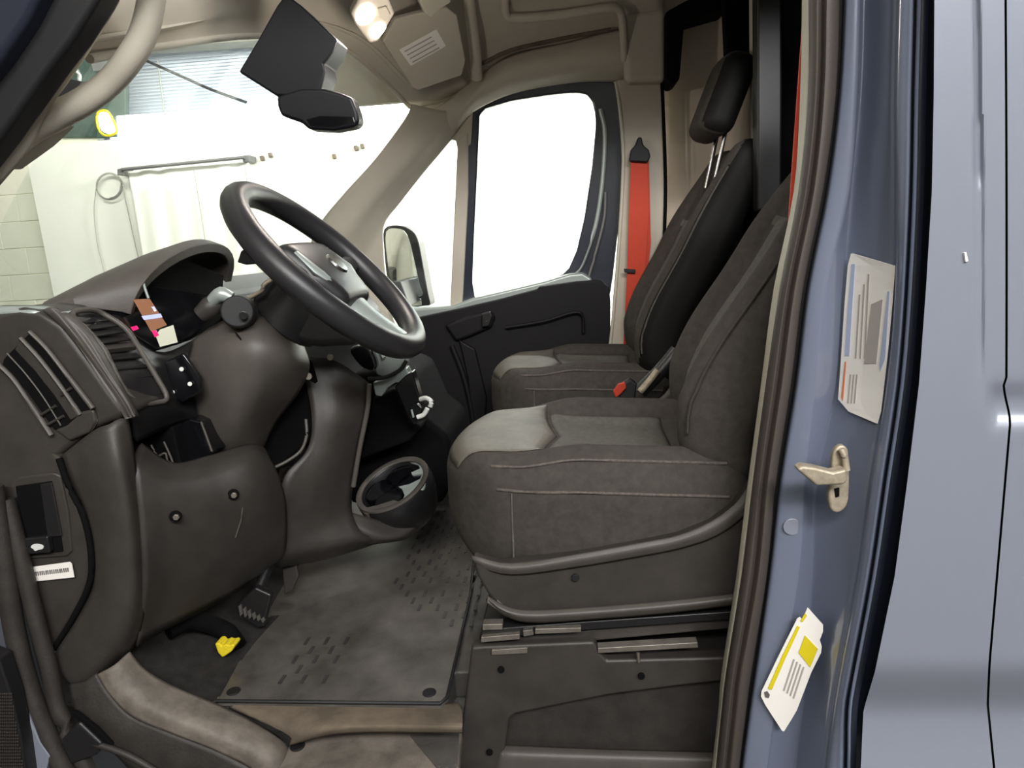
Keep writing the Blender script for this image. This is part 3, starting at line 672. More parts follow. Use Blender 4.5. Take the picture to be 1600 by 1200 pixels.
# deep body behind all the skins
prism('core', [(-70, 505), (60, 500), (110, 540), (150, 620), (170, 700), (150, 800), (140, 950), (100, 1010), (-70, 900)], 1.5, 'plastic_black', db, Y=.24, bevel=.01)
prism('end_cap', [(-80, 486), (0, 486), (30, 481), (62, 486), (96, 508), (140, 566), (172, 612), (200, 648), (146, 672), (92, 713), (108, 757), (128, 800), (140, 850), (140, 910), (118, 960), (84, 1012), (50, 1000), (-80, 760)], .12, 'plastic', db, Y=.155, bevel=.012, seg=4)
patch('top_pad', [[(-80, 480, .17), (20, 478, .17), (70, 478, .19), (122, 486, .23)], [(-80, 484, .155), (20, 486, .155), (62, 487, .16), (110, 492, .2)]], 'silver', db, n=4, label='top edge with its pale reflection put in the colour')  # silver colour paints in the reflection along the dash top
patch('edge_trim', [[(66, 484, .155), (80, 482, .148), (94, 488, .152), (104, 488, .16), (116, 492, .175)], [(104, 520, .155), (118, 526, .145), (130, 530, .152), (138, 526, .156), (150, 530, .178)], [(146, 578, .155), (158, 580, .145), (166, 584, .152), (172, 582, .156), (182, 586, .18)], [(178, 625, .155), (190, 626, .145), (196, 628, .152), (200, 626, .156), (207, 628, .18)], [(196, 652, .16), (204, 652, .15), (208, 652, .155), (212, 650, .16), (218, 650, .185)]], 'plastic_light', db, n=5)
patch('dash_face', [[(108, 488, .185), (168, 486, .29), (245, 549, .34), (310, 528, .45)], [(158, 555, .185), (215, 545, .28), (262, 565, .335), (330, 560, .45)], [(200, 635, .185), (262, 622, .28), (290, 625, .36), (350, 620, .46)], [(214, 690, .215), (265, 668, .31), (310, 655, .39), (370, 660, .47)]], 'plastic_black', db, n=6)
prism('deck', [(-80, 492), (90, 492), (150, 500), (150, 540), (-80, 540)], 1.5, 'plastic_black', db, Y=.22, bevel=.01)
# demister outlet on the end face
dv = prism('demister_panel', [(6, 560), (44, 522), (66, 540), (100, 580), (142, 638), (100, 668), (84, 672), (40, 610), (2, 572)], .01, 'void', db, Y=.150, bevel=.002)
for a, rr in (([(46, 518), (73, 545), (108, 590), (145, 638)], .004), ([(32, 528), (63, 562), (98, 608), (125, 648)], .004), ([(11, 552), (40, 584), (70, 624), (95, 665)], .0014), ([(-4, 568), (22, 594), (52, 638), (80, 680)], .0042)):
    tube('fin', [(x, y, .1475) for x, y in a], rr, 'plastic_light', dv, n=4, ns=6)
prism('fin', [(32, 532), (63, 566), (97, 611), (122, 650), (110, 657), (84, 618), (54, 580), (22, 546)], .006, 'plastic', dv, Y=.149, bevel=.002)
for a in (((62, 650), (88, 634)), ((74, 664), (100, 650)), ((95, 618), (112, 606))):
    tube('fin', [(x, y, .149) for x, y in a], .003, 'plastic', dv, n=0, ns=6)
prism('end_lip', [(84, 672), (104, 664), (128, 642), (146, 640), (150, 660), (140, 676), (108, 690)], .01, 'plastic', db, Y=.148, bevel=.006, seg=3)
# side air vent
def vent():
    Lc = [(113, 492, .19), (140, 520, .19), (165, 550, .19), (184, 590, .19), (202, 618, .195)]
    Rc = [(160, 490, .255), (195, 512, .262), (218, 545, .268), (242, 585, .272), (261, 621, .272)]
    prism('vent_back', [p+V((-.02, 0, -.01)) for p in T(Lc+Rc[::-1])], .02, 'void', db, raw=True, bevel=0, d=(-1, 0, 0))
    v = tube('vent_frame', Lc+[(222, 630, .215), (245, 629, .25)]+Rc[::-1]+[(135, 484, .22)], .005, 'plastic_light', db, closed=True, n=4)
    L = spl(T(Lc), 8); R = spl(T(Rc), 8)
    for k in range(3, 31, 3):
        bm = bmesh.new(); a, b = L[k], R[k]; c = (a+b)/2+V((-.008, 0, 0)); d = (b-a); ln = d.length-.004; d.normalize()
        z = V((.5, 0, .86)); y = z.cross(d).normalized(); z = d.cross(y)
        Mx = Matrix((d, y, z)).transposed(); boxbm(bm, c, (ln, .016, .003 if k != 15 else .008), Mx); fin('louver', bm, 'plastic_black' if k != 15 else 'plastic', v, 40)
    tube('tab', [(160, 528, .235), (164, 524, .238)], .005, 'plastic_light', v, n=0)
vent()
# switches left of the column
swp = prism('switch_panel', [(256, 566), (286, 552), (312, 590), (314, 612), (284, 630), (270, 620)], .012, 'gloss_black', db, Y=.325, bevel=.004)
for px, py in ((284, 577), (297, 600), (270, 613)): cyl('icon', P(px, py, .322), (.3, -1, .2), .0045, .003, 'icon', swp, ns=8, label='small pale switch symbol')
# storage slot under the switches
prism('slot_box', [(268, 668), (296, 655), (318, 660), (335, 708), (290, 728), (280, 722)], .06, 'gloss_black', db, Y=.34, bevel=.004)
prism('slot_box', [(206, 690), (225, 660), (270, 668), (285, 735), (262, 722), (245, 712)], .06, 'void', db, Y=.31, bevel=.004)
tube('slot_edge', [(314, 659, .335), (322, 680, .335), (331, 705, .335)], .0022, 'plastic_light', db)
tube('slot_edge', [(236, 695, .28), (246, 712, .28), (258, 708, .28), (262, 720, .28), (272, 726, .28)], .002, 'plastic_light', db)
tube('slot_edge', [(256, 690, .285), (266, 712, .285), (272, 728, .285)], .002, 'plastic_light', db)
# steering column shroud
patch('column_shroud', [[(300, 532, .40), (345, 502, .385), (400, 492, .40), (440, 512, .44), (476, 542, .52)],
      [(290, 580, .37), (340, 550, .335), (400, 536, .33), (452, 556, .38), (484, 575, .50)],
      [(300, 630, .385), (350, 610, .335), (400, 600, .335), (432, 608, .39), (466, 615, .49)],
      [(318, 690, .40), (358, 670, .36), (385, 662, .375), (404, 662, .42), (432, 660, .50)],
      [(333, 735, .44), (362, 722, .43), (385, 712, .44), (400, 706, .46), (412, 702, .52)]], 'plastic_light', db, n=6)
tube('shroud_seam', [(368, 520, .336), (378, 532, .333), (390, 546, .331)], .0016, 'void', db)
prism('column_upper', [(385, 470), (430, 425), (480, 440), (540, 500), (560, 540), (500, 545), (470, 540), (410, 505)], .1, 'plastic_black', db, Y=.42, bevel=.02, seg=3)
prism('column_recess', [(400, 590), (480, 560), (500, 600), (486, 690), (425, 740), (395, 720), (372, 690)], .05, 'void', db, Y=.55, bevel=.01)
cyl('ignition_barrel', P(375, 488, .37), (.35, -1, .12), .034, .045, 'rubber_black', db, ns=24, bevel=.004, r2=.030)
cyl('key_slot', P(381, 493, .325), (.35, -1, .12), .008, .008, 'gloss_black', db, ns=12)
stk = tube('wiper_stalk', [(365, 470, .37), (345, 470, .36), (328, 480, .35), (312, 492, .345)], [.012, .018, .02, .015], 'plastic', db, n=4, ns=12)
tube('stalk_tip', [(332, 470, .345), (346, 460, .342), (362, 466, .345)], [.012, .015, .012], 'silver', stk, n=4, ns=12)
tube('turn_stalk', [(380, 470, .40), (408, 455, .40), (412, 445, .40), (432, 432, .41)], .0042, 'zinc', db, n=4)
cyl('screw', P(482, 588, .50), (.3, -1, .1), .008, .006, 'steel', db, ns=10)
cyl('screw', P(516, 558, .53), (.3, -1, .1), .007, .006, 'steel', db, ns=10)
# instrument binnacle
rows = []
for t, (n0, ap, f0, dn) in enumerate((((72, 478, .24), (98, 464, .46), (150, 462, .66), 0), ((118, 478, .26), (170, 424, .46), (230, 440, .66), 0), ((160, 484, .28), (236, 394, .46), (300, 425, .66), 0), ((190, 488, .295), (288, 377, .47), (348, 428, .655), 0), ((204, 492, .30), (312, 382, .47), (362, 440, .65), 0))):
    A, B, Cc = P(*n0), P(*ap), P(*f0); r = []
    for k in range(17):
        a = math.pi*k/16; s = (1-math.cos(a))/2; base = A.lerp(Cc, s)
        lift = B-A.lerp(Cc, .5); r.append(base+lift*(math.sin(a)**.75))
    rows.append(r)
bm = gridmesh(rows); facecam(bm)
fin('instrument_hood', bm, 'plastic_light', db, 60, solid=.02, recalc=True, bevel=.004)
prism('cluster_back', [(150, 480, .29), (205, 430, .36), (290, 405, .47), (350, 430, .62), (345, 500, .6), (300, 530, .44), (245, 546, .33), (200, 520, .29)], .03, 'void', db, bevel=.002, d=(-1, 0, -.3))
cp = prism('instrument_cluster', [(152, 484, .285), (175, 460, .30), (225, 445, .35), (330, 460, .55), (340, 490, .55), (300, 525, .43), (246, 545, .325), (205, 520, .29)], .01, 'gloss_black', db, bevel=.002, d=(-1, 0, -.3))
def scr(name, pts, m, lab=None): return prism(name, [(a, b, c) for a, b, c in pts], .002, m, cp, bevel=0, label=lab)
scr('display', [(208, 468, .30), (233, 467, .325), (260, 508, .325), (236, 518, .30)], 'screen_brown', 'amber-brown lit display')
scr('display_line', [(221, 494, .297), (250, 490, .322), (253, 496, .322), (225, 500, .297)], 'screen_blue', 'pale blue lit bar')
scr('display_line', [(232, 480, .318), (240, 479, .322), (244, 486, .322), (237, 487, .318)], 'screen_blue', 'pale blue lit spot')
scr('display_block', [(243, 524, .30), (250, 515, .31), (270, 508, .32), (277, 535, .318), (250, 542, .30)], 'screen_pale', 'pale lit block')
scr('warning_lamp', [(237, 517, .296), (243, 516, .298), (248, 524, .298), (242, 527, .296)], 'screen_red', 'pink-red warning light')
scr('warning_lamp', [(204, 511, .283), (213, 509, .285), (216, 514, .285), (208, 517, .283)], 'screen_red', 'pink-red warning light')
tube('cluster_trim', [(224, 442, .318), (228, 455, .318), (232, 466, .318)], .0025, 'silver', cp)
# knee panel and lower corner bolster
kp = patch('knee_panel', [[(222, 692, .235), (270, 722, .28), (330, 710, .34), (388, 694, .41), (414, 698, .46)],
      [(212, 715, .195), (268, 738, .24), (330, 728, .30), (394, 706, .37), (424, 716, .43)],
      [(212, 745, .175), (270, 762, .22), (335, 752, .28), (402, 734, .35), (436, 745, .43)],
      [(220, 815, .165), (275, 810, .22), (345, 795, .28), (410, 780, .35), (448, 790, .45)],
      [(226, 900, .165), (270, 890, .23), (340, 868, .30), (405, 848, .38), (446, 862, .47)],
      [(215, 1010, .18), (258, 985, .24), (312, 958, .32), (372, 925, .40), (425, 884, .50)]], 'plastic', db, n=6)
for px, py, y in ((275, 806, .213), (365, 772, .297)):
    cyl('bolt_recess', P(px, py, y+.002), (.3, -1, 0), .011, .006, 'void', kp, ns=14)
    cyl('bolt', P(px+1, py+1, y-.004), (.3, -1, 0), .006, .006, 'steel', kp, ns=6)
tube('panel_seam', [(373, 748, .318), (377, 775, .315), (378, 805, .315), (368, 840, .318)], .0018, 'plastic_light', kp)
patch('corner_bolster', [[(94, 713, .155), (146, 673, .15), (172, 662, .152), (200, 648, .175)], [(112, 757, .15), (150, 730, .138), (186, 720, .142), (212, 720, .18)], [(132, 800, .15), (164, 790, .136), (200, 790, .142), (220, 800, .18)],
      [(144, 850, .15), (172, 850, .135), (206, 850, .142), (226, 850, .18)], [(144, 915, .15), (174, 920, .135), (208, 920, .142), (228, 915, .18)], [(120, 965, .15), (160, 975, .135), (198, 975, .142), (224, 970, .18)], [(86, 1020, .15), (130, 1030, .138), (170, 1025, .142), (208, 1012, .18)], [(88, 1040, .152), (112, 1062, .142), (140, 1066, .145), (172, 1046, .18)], [(108, 1070, .155), (118, 1074, .15), (132, 1074, .15), (152, 1062, .18)]], 'plastic', db, n=5)
tube('gap_line', [(92, 716, .150), (108, 760, .148), (130, 805, .147), (142, 860, .146), (140, 910, .146), (116, 962, .147), (84, 1014, .15)], .0055, 'void', db)
# hood release in the end cap
hr = prism('release_frame', [(16, 758), (26, 746), (84, 739), (94, 744), (106, 800), (112, 862), (104, 870), (44, 874), (32, 866), (24, 810)], .006, 'plastic', db, Y=.151, bevel=.004, seg=3)
prism('recess', [(24, 760), (80, 752), (88, 800), (98, 862), (42, 868), (32, 820)], .004, 'void', hr, Y=.1485, bevel=.001)
prism('recess_wall', [(62, 757), (80, 754), (96, 838), (74, 840)], .003, 'plastic_black', hr, Y=.146, bevel=.002)
lv = prism('release_lever', [(36, 842), (74, 838), (78, 864), (42, 867)], .012, 'plastic_black', hr, Y=.137, bevel=.003)
prism('hood_symbol', [(48, 855), (51, 851), (57, 850), (64, 851), (68, 854), (66, 858), (60, 859), (55, 861), (52, 858)], .001, 'icon', hr, Y=.1355, bevel=0, curve=3, label='white symbol of an open car')
bl = thing('barcode_label', 'white barcode label under the hood release lever', 'label', P(80, 893, .15))
prism('paper', [(43, 887), (109, 878), (112, 881), (116, 902), (50, 909), (47, 907)], .001, 'sticker', bl, Y=.148, bevel=0)
for k in range(18):
    x = 52+k*3.1; y = 894-k*.38
    prism('bar', [(x, y), (x+random.choice((1, 1.6, 2)), y-.2), (x+2, y+6), (x+.8, y+6.1)], .0008, 'print_dark', bl, Y=.1465, bevel=0)
# centre stack side and console
patch('centre_side', [[(468, 560, .56), (520, 562, .58), (576, 597, .62)], [(486, 640, .53), (530, 645, .55), (574, 640, .62)], [(482, 700, .51), (520, 705, .54), (560, 705, .62)], [(446, 745, .47), (500, 765, .52), (550, 775, .62)], [(436, 800, .46), (490, 820, .52), (554, 812, .60)], [(425, 868, .47), (500, 858, .52), (575, 842, .60)], [(430, 888, .52), (510, 874, .60), (600, 846, .70)]], 'plastic', db, n=5)
tube('pocket_rim', [(420, 734, .44), (446, 722, .46), (470, 704, .48), (479, 680, .49), (478, 655, .50)], .0035, 'plastic_light', db)
patch('pocket_back', [[(410, 650, .58), (484, 640, .58)], [(405, 740, .56), (484, 720, .56)]], 'void', db, n=3)
tube('console_lit_edge', [(577, 600, .612), (574, 640, .612), (562, 700, .612), (552, 760, .612)], .006, 'plastic_light', db)  # paler plastic puts the lit line of the edge into the colour
prism('console_body', [(545, 585), (600, 575), (640, 590), (668, 655), (700, 680), (710, 740), (690, 790), (545, 790)], .35, 'void', db, Y=.90, bevel=.02)
prism('console_cheek', [(584, 620), (618, 606), (638, 655), (660, 668), (640, 690), (560, 720), (568, 690)], .1, 'void', db, Y=.80, bevel=.01)
# cup holder pod
pc = P(613, 757, .74); pn = V((-.29, -.35, .895)).normalized()
ch = thing('x', '', 'x'); bpy.data.objects.remove(ch)
u = pn.cross(V((0, 0, 1))).normalized(); v_ = pn.cross(u)
def pod(t, r, h, sq=1.0): a = 2*math.pi*t; return pc + (u*math.cos(a)*r + v_*math.sin(a)*r*sq) + pn*h
R0 = .102
prof = ((.60, -.12), (.80, -.10), (.95, -.06), (1.01, -.03), (1.0, -.006), (.97, 0), (.90, -.001), (.86, -.006), (.82, -.05), (.5, -.055), (.02, -.055))
bm = gridmesh([[pod(k/40, R0*r, h) for k in range(41)] for r, h in prof]); bmesh.ops.remove_doubles(bm, verts=bm.verts, dist=1e-5)
cup = fin('cup_holder', bm, 'plastic_black', db, 60)
bm = gridmesh([[pod(k/40, R0*r, h) for k in range(41)] for r, h in ((1.0, 0), (.985, .005), (.88, .005), (.85, 0))]); fin('rim', bm, 'plastic_light', cup, 60)
for t, r in ((.08, .055), (.33, .05), (.6, .052), (.83, .045)):
    c = pod(t, .045, -.054); bm = bmesh.new(); disc(bm, c, pn, .036, .045, 18, .038); fin('cup_well', bm, 'gloss_black', cup, 40)
bm = bmesh.new(); A = []
tt = [0.0]+[k/14 for k in range(15)]
# pale crescent shelf on the far side
def podpx(px, py, h=.0): return PN(px, py, pc+pn*h, pn)
prism('shelf', [podpx(x, y, -.004) for x, y in ((640, 722), (655, 723), (666, 730), (669, 745), (662, 762), (645, 776), (628, 782), (632, 774), (628, 764), (622, 760), (640, 756), (656, 748), (660, 740), (644, 742), (642, 738), (656, 732), (654, 727))], .006, 'silver', cup, raw=True, bevel=.001, d=tuple(-pn), label='pale inner shelf')
prism('front_lip', [podpx(x, y, .0) for x, y in ((560, 795), (590, 788), (615, 780), (628, 784), (610, 796), (585, 800), (570, 803))], .02, 'plastic_light', cup, raw=True, bevel=.004, d=tuple(-pn))
patch('pod_skirt', [[(548, 800, .62), (575, 808, .64), (612, 816, .68), (650, 806, .72), (677, 768, .78)], [(545, 825, .60), (585, 838, .62), (625, 838, .66), (660, 815, .72), (678, 780, .78)], [(540, 856, .62), (590, 850, .64), (635, 842, .70), (662, 820, .76), (676, 795, .80)]], 'plastic', db, n=5)
# climate controls
cb = prism('climate_bezel', [(572, 543), (598, 546), (630, 552), (634, 570), (622, 584), (604, 590), (588, 586), (582, 572)], .05, 'silver', db, Y=.72, bevel=.006, seg=3)
prism('lens', [(545, 545), (574, 541), (586, 560), (588, 574), (580, 580), (562, 572)], .03, 'gloss_black', cb, Y=.70, bevel=.008, seg=3, curve=3)
prism('knob', [(592, 549), (598, 547), (602, 558), (597, 561)], .015, 'icon', cb, Y=.70, bevel=.003)
tube('groove', [(575, 592, .705), (600, 590, .705), (625, 578, .705), (635, 563, .705)], .005, 'rubber_black', cb)
prism('lower_bezel', [(582, 598), (612, 588), (634, 574), (642, 592), (630, 600), (618, 598), (606, 606), (596, 620), (586, 618)], .04, 'silver', cb, Y=.74, bevel=.004)
prism('console_pocket', [(616, 604), (632, 588), (644, 580), (656, 622), (665, 655), (645, 664), (636, 650)], .04, 'gloss_black', db, Y=.73, bevel=.004)
pk = thing('phone_clamp', 'small white phone clamp hooked on the console pocket', 'phone holder', P(660, 638, .7))
tube('hook', [(657, 624, .72), (666, 622, .71), (674, 628, .70), (672, 635, .70)], .006, 'icon', pk, n=3)
tube('hook', [(668, 638, .70), (662, 648, .70), (652, 652, .70)], .006, 'icon', pk, n=3)
prism('plate', [(640, 636), (652, 630), (660, 638), (655, 650), (644, 652)], .012, 'gloss_black', pk, Y=.71, bevel=.003)
tube('rib', [(643, 640, .705), (646, 652, .705)], .003, 'silver', pk, n=0)
# passenger side dash and things lying on top of it
prism('passenger_dash', [(370, 440), (480, 418), (560, 440), (597, 482), (600, 520), (575, 600), (560, 690), (370, 690)], .85, 'plastic_black', db, Y=1.66, bevel=.02, seg=3, d=(0, -1, 0))
box('firewall', (-1.32, 1.02, .2), (.04, 1.75, 1.0), 'void', van, bevel=0)
tag(prism('paper_stack', [(466, 408), (474, 392), (490, 384), (504, 396), (492, 410)], .12, 'sticker', Y=1.25, bevel=.004), 'white papers lying on the far dashboard seen through the wheel', 'papers')
tag(prism('charger_plug', [(370, 410), (376, 392), (384, 388), (402, 402), (400, 412), (384, 414)], .05, 'plastic_black', Y=.95, bevel=.004), 'small black gadget on the dashboard left of the wheel', 'gadget')
tag(prism('white_tab', [(384, 392), (392, 390), (402, 402), (396, 405)], .02, 'sticker', Y=.94, bevel=.002), 'small white tab on the black gadget left of the wheel', 'tab')

# ================================================================== steering wheel
WC = V((-.485, .475, .794)); WM = Matrix.Translation(WC) @ Matrix.Rotation(.809, 4, 'Y')
sw = thing('steering_wheel', 'black three-spoke steering wheel with silver lower spoke trim', 'steering wheel', WC)
WR = .222
bm = bmesh.new(); pts = [WM @ V((WR*math.cos(2*math.pi*k/72), WR*math.sin(2*math.pi*k/72), 0)) for k in range(72)]
tubebm(bm, pts, .0255, 14, True); fin('rim', bm, 'wheel_leather', sw, 80)
def hubd(x, y, z): return V((x, y*(1-.22*sstep(0, .09, x)), z + .018*(1-(x/.1)**2)*(1-(y/.13)**2)))
bm = roundbox(.17, .22, .05, .022, (18, 22, 8), hubd); bm.transform(WM @ Matrix.Translation((.0, 0, -.022))); fin('airbag_cover', bm, 'wheel_leather', sw, 80)
for y in (-1, 1):
    bm = bmesh.new(); tubebm(bm, [WM @ V((-.01, y*.09, -.02)), WM @ V((-.015, y*.15, -.014)), WM @ V((-.02, y*.222, 0))], [.03, .024, .02], 12, flat=.5, upv=(WM.to_3x3() @ V((0, 0, 1)))); fin('spoke', bm, 'wheel_leather', sw, 60)
bm = bmesh.new(); tubebm(bm, [WM @ V((.06, 0, -.02)), WM @ V((.13, 0, -.014)), WM @ V((.222, 0, 0))], [.05, .04, .034], 12, flat=.4, upv=(WM.to_3x3() @ V((0, 0, 1)))); fin('lower_spoke', bm, 'silver', sw, 60, label='silver lower spoke trim')
for y in (-1, 1):
    bm = bmesh.new(); tubebm(bm, [WM @ V((.05, y*.06, .005)), WM @ V((.0, y*.1, .006)), WM @ V((-.05, y*.092, .004))], [.012, .016, .01], 10, flat=.5, upv=(WM.to_3x3() @ V((0, 0, 1)))); fin('spoke_trim', bm, 'silver', sw, 60, label='silver spoke trim')
bm = bmesh.new(); disc(bm, WM @ V((.0, 0, .018)), WM.to_3x3() @ V((0, 0, 1)), .028, .006, 24, .024); fin('emblem', bm, 'chrome', sw, 40, label='round chrome emblem')
bm = bmesh.new(); disc(bm, WM @ V((0, 0, -.15)), WM.to_3x3() @ V((0, 0, 1)), .075, .12, 28, .06); fin('column_collar', bm, 'plastic_black', sw, 40, bevel=.006)

# ================================================================== overhead
mr = thing('rear_view_mirror', 'black rear view mirror with large square sensor cover above', 'mirror', P(480, 120, .98))
prism('sensor_cover', [(372, 112), (402, 62), (432, 8), (446, -10), (470, 8), (527, 62), (520, 82), (506, 100), (509, 112), (500, 142), (470, 150), (432, 150)], .09, 'mirror_black', mr, Y=.82, bevel=.006)
prism('mount', [(432, 140), (500, 125), (508, 150), (470, 165), (432, 160)], .05, 'mirror_black', mr, Y=.83, bevel=.01)
prism('mirror_head', [(432, 150), (470, 138), (505, 138), (530, 144), (550, 152), (558, 174), (561, 190), (554, 198), (522, 204), (482, 202), (470, 191), (438, 180), (433, 166)], .05, 'mirror_black', mr, Y=.79, bevel=.014, seg=3)
prism('mirror_face', [(478, 186), (500, 180), (552, 182), (555, 192), (522, 199), (484, 197)], .004, 'gloss_black', mr, Y=.789, bevel=.002)
ON, OQ = V((.35, -.62, -.7)), P(585, 30, 1.0)
dl = thing('dome_light', 'lit cabin dome light with two glowing lenses overhead', 'light', OQ)
def oprism(name, pts, off, depth, m, par, bevel=.003, curve=0, label=None): return prism(name, [PN(a, b, OQ+ON.normalized()*off, ON) for a, b in pts], depth, m, par, raw=True, bevel=bevel, curve=curve, d=tuple(-ON.normalized()), label=label)
oprism('housing', [(548, 22), (566, -12), (604, -14), (618, 22), (592, 66), (578, 69), (556, 40)], .0, .03, 'beige', dl, bevel=.008)
oprism('lens', [(556, 28), (560, 14), (572, 6), (584, 10), (587, 24), (578, 37), (565, 40), (558, 36)], .004, .008, 'lens_lit', dl, curve=3)
oprism('lens', [(577, 48), (590, 36), (601, 38), (603, 46), (590, 61), (581, 60)], .004, .008, 'lens_lit', dl, curve=3)
dlp = bpy.data.lights.new('dome_bulb', 'POINT'); dlp.shadow_soft_size = .03; dlp.energy = 2.4; dlp.color = (1, .9, .8)
dlo = bpy.data.objects.new('dome_bulb', dlp); COL.objects.link(dlo); dlo.parent = dl; dlo.location = ON.normalized()*.22
dap = bpy.data.lights.new('dome_lens_light', 'AREA'); dap.shape = 'DISK'; dap.size = .09; dap.energy = 2.5; dap.color = (1, .9, .8)
dao = bpy.data.objects.new('dome_lens_light', dap); COL.objects.link(dao); dao.parent = dl; dao.location = ON.normalized()*.02; dao.rotation_euler = V((.25, -.35, -.9)).to_track_quat('-Z', 'Y').to_euler()
oprism('switch', [(590, 14), (604, 10), (611, 24), (602, 34), (592, 28)], .006, .01, 'beige', dl)
VN, VQ = V((.45, -.55, -.7)), P(670, 90, 1.42)
vz = thing('sun_visor', 'beige passenger sun visor folded up with a pale warning label', 'sun visor', VQ)
def vprism(name, pts, off, depth, m, par, bevel=.003, curve=0, label=None): return prism(name, [PN(a, b, VQ+VN.normalized()*off, VN) for a, b in pts], depth, m, par, raw=True, bevel=bevel, curve=curve, d=tuple(-VN.normalized()), label=label)
vprism('panel', [(598, 66), (618, 30), (650, 22), (700, 12), (715, 24), (728, 95), (722, 118), (654, 142), (645, 138)], .02, .02, 'beige', vz, bevel=.006)
vprism('warning_label', [(624, 78), (682, 46), (697, 72), (642, 103)], .022, .001, 'sticker', vz, bevel=0, label='pale warning label')
for k in range(4): vprism('print_line', [(632+k*4, 80+k*5.6), (674+k*4, 57+k*5.6), (675+k*4, 58.5+k*5.6), (633+k*4, 81.5+k*5.6)], .0232, .0006, 'print_grey', vz, bevel=0)
vprism('clip', [(655, 2), (700, -20), (706, 4), (690, 14), (675, 28), (664, 22)], .045, .03, 'cream', vz, bevel=.006)

# ================================================================== floor level
fm = thing('floor_mat', 'black ribbed rubber floor mat in the driver footwell', 'floor mat', (-.45, .6, 0))
MZ = .006
mo = [PZ(338, 1096, MZ), PZ(688, 1100, MZ), PZ(699, 1090, MZ), PZ(735, 930, MZ), PZ(742, 860, MZ), PZ(750, 780, MZ), PZ(520, 780, MZ), PZ(450, 900, MZ), PZ(372, 1034, MZ)]
prism('sheet', mo, .012, 'mat_rubber', fm, raw=True, bevel=.003, d=(0, 0, -1))
q = [p+V((0, 0, .001)) for p in mo[:6]]
tube('rim', [q[0], q[1], q[2], q[3], q[4], q[5]], .0035, 'rubber_black', fm, n=0, raw=True)
bm = bmesh.new()
y = .26; r = 0
while y < 1.15:
    x = -.60 + (r % 2)*.022
    while x < -.24:
        if random.random() < .92 and (x > -.47 and y > .42+(-.24-x)*.8 or (y < .42 and x < -.5)): boxbm(bm, (x, y, MZ+.0004), (.007, .028, .003))
        x += .044
    y += .034; r += 1
o = fin('tread_pattern', bm, 'tread', fm); o['kind'] = 'stuff'
for px, py in ((365, 1081), (671, 1083)): cyl('fixing', PZ(px, py, MZ), (0, 0, 1), .013, .003, 'rubber_black', fm, ns=16)
stp = thing('door_step', 'scuffed rubber entry step below the cab floor', 'step', (-.4, .12, -.1))
patch('tan_edge', [[PZ(330, 1085, -.002), PZ(520, 1100, -.002), PZ(715, 1098, -.002)], [PZ(380, 1110, -.003), PZ(520, 1114, -.003), PZ(722, 1112, -.003)], [P(452, 1150, .135), P(540, 1134, .135), P(722, 1134, .135)], [P(452, 1165, .14), P(540, 1146, .14), P(722, 1146, .14)]], 'sill_tan', stp, n=4, raw=True)
prism('tread', [PZ(452, 1160, -.07), PZ(478, 1142, -.07), PZ(640, 1138, -.07), PZ(722, 1136, -.07), PZ(712, 1260, -.07), PZ(400, 1260, -.07)], .03, 'worn', stp, raw=True, bevel=.008, d=(0, 0, -1))
cyl('fixing', PZ(465, 1167, -.07), (0, 0, 1), .014, .004, 'rubber_black', stp, ns=14)
prism('tread_pad', [PZ(640, 1150, -.069), PZ(718, 1148, -.069), PZ(712, 1230, -.069), PZ(690, 1210, -.069)], .004, 'floor_rubber', stp, raw=True, bevel=.002, d=(0, 0, 1))
sl = thing('sill_trim', 'worn grey plastic sill trim curving along the doorway', 'trim', P(300, 1120, .12))
patch('cover', [[(203, 1018, .17), (186, 1034, .14), (168, 1046, .125), (152, 1054, .125)], [(228, 1046, .17), (210, 1064, .138), (190, 1080, .12), (170, 1084, .12)], [(272, 1072, .17), (252, 1092, .136), (232, 1108, .115), (206, 1120, .115)], [(335, 1098, .17), (318, 1118, .134), (298, 1136, .112), (272, 1148, .112)], [(398, 1128, .17), (382, 1146, .132), (362, 1162, .11), (338, 1174, .11)], [(448, 1162, .17), (436, 1176, .13), (418, 1194, .108), (398, 1206, .108)], [(458, 1200, .17), (448, 1220, .13), (440, 1240, .108), (430, 1250, .108)]], 'worn', sl, n=5)
patch('lower_face', [[(150, 1052, .128), (130, 1066, .122), (108, 1070, .128)], [(170, 1084, .122), (140, 1096, .115), (112, 1096, .12)], [(206, 1120, .118), (170, 1130, .11), (130, 1130, .115)], [(272, 1148, .114), (230, 1170, .106), (180, 1180, .11)], [(338, 1174, .112), (300, 1205, .104), (230, 1230, .108)], [(400, 1206, .11), (360, 1240, .102), (280, 1270, .106)]], 'rubber_dim', sl, n=5)
tube('crease', [(145, 1160, .104), (200, 1180, .1), (260, 1215, .1)], .006, 'rubber_dim', sl)
prism('latch_slot', [(108, 1112), (118, 1114), (150, 1138), (176, 1164), (170, 1170), (156, 1160), (130, 1136)], .008, 'void', sl, Y=.103, bevel=.001)
prism('latch_block', [(92, 1160), (122, 1128), (160, 1164), (150, 1182), (110, 1196)], .02, 'plastic_black', sl, Y=.098, bevel=.006)
for px, py in ((76, 1084), (142, 1042), (187, 1154), (210, 1188), (120, 945), (100, 940)):
    pass
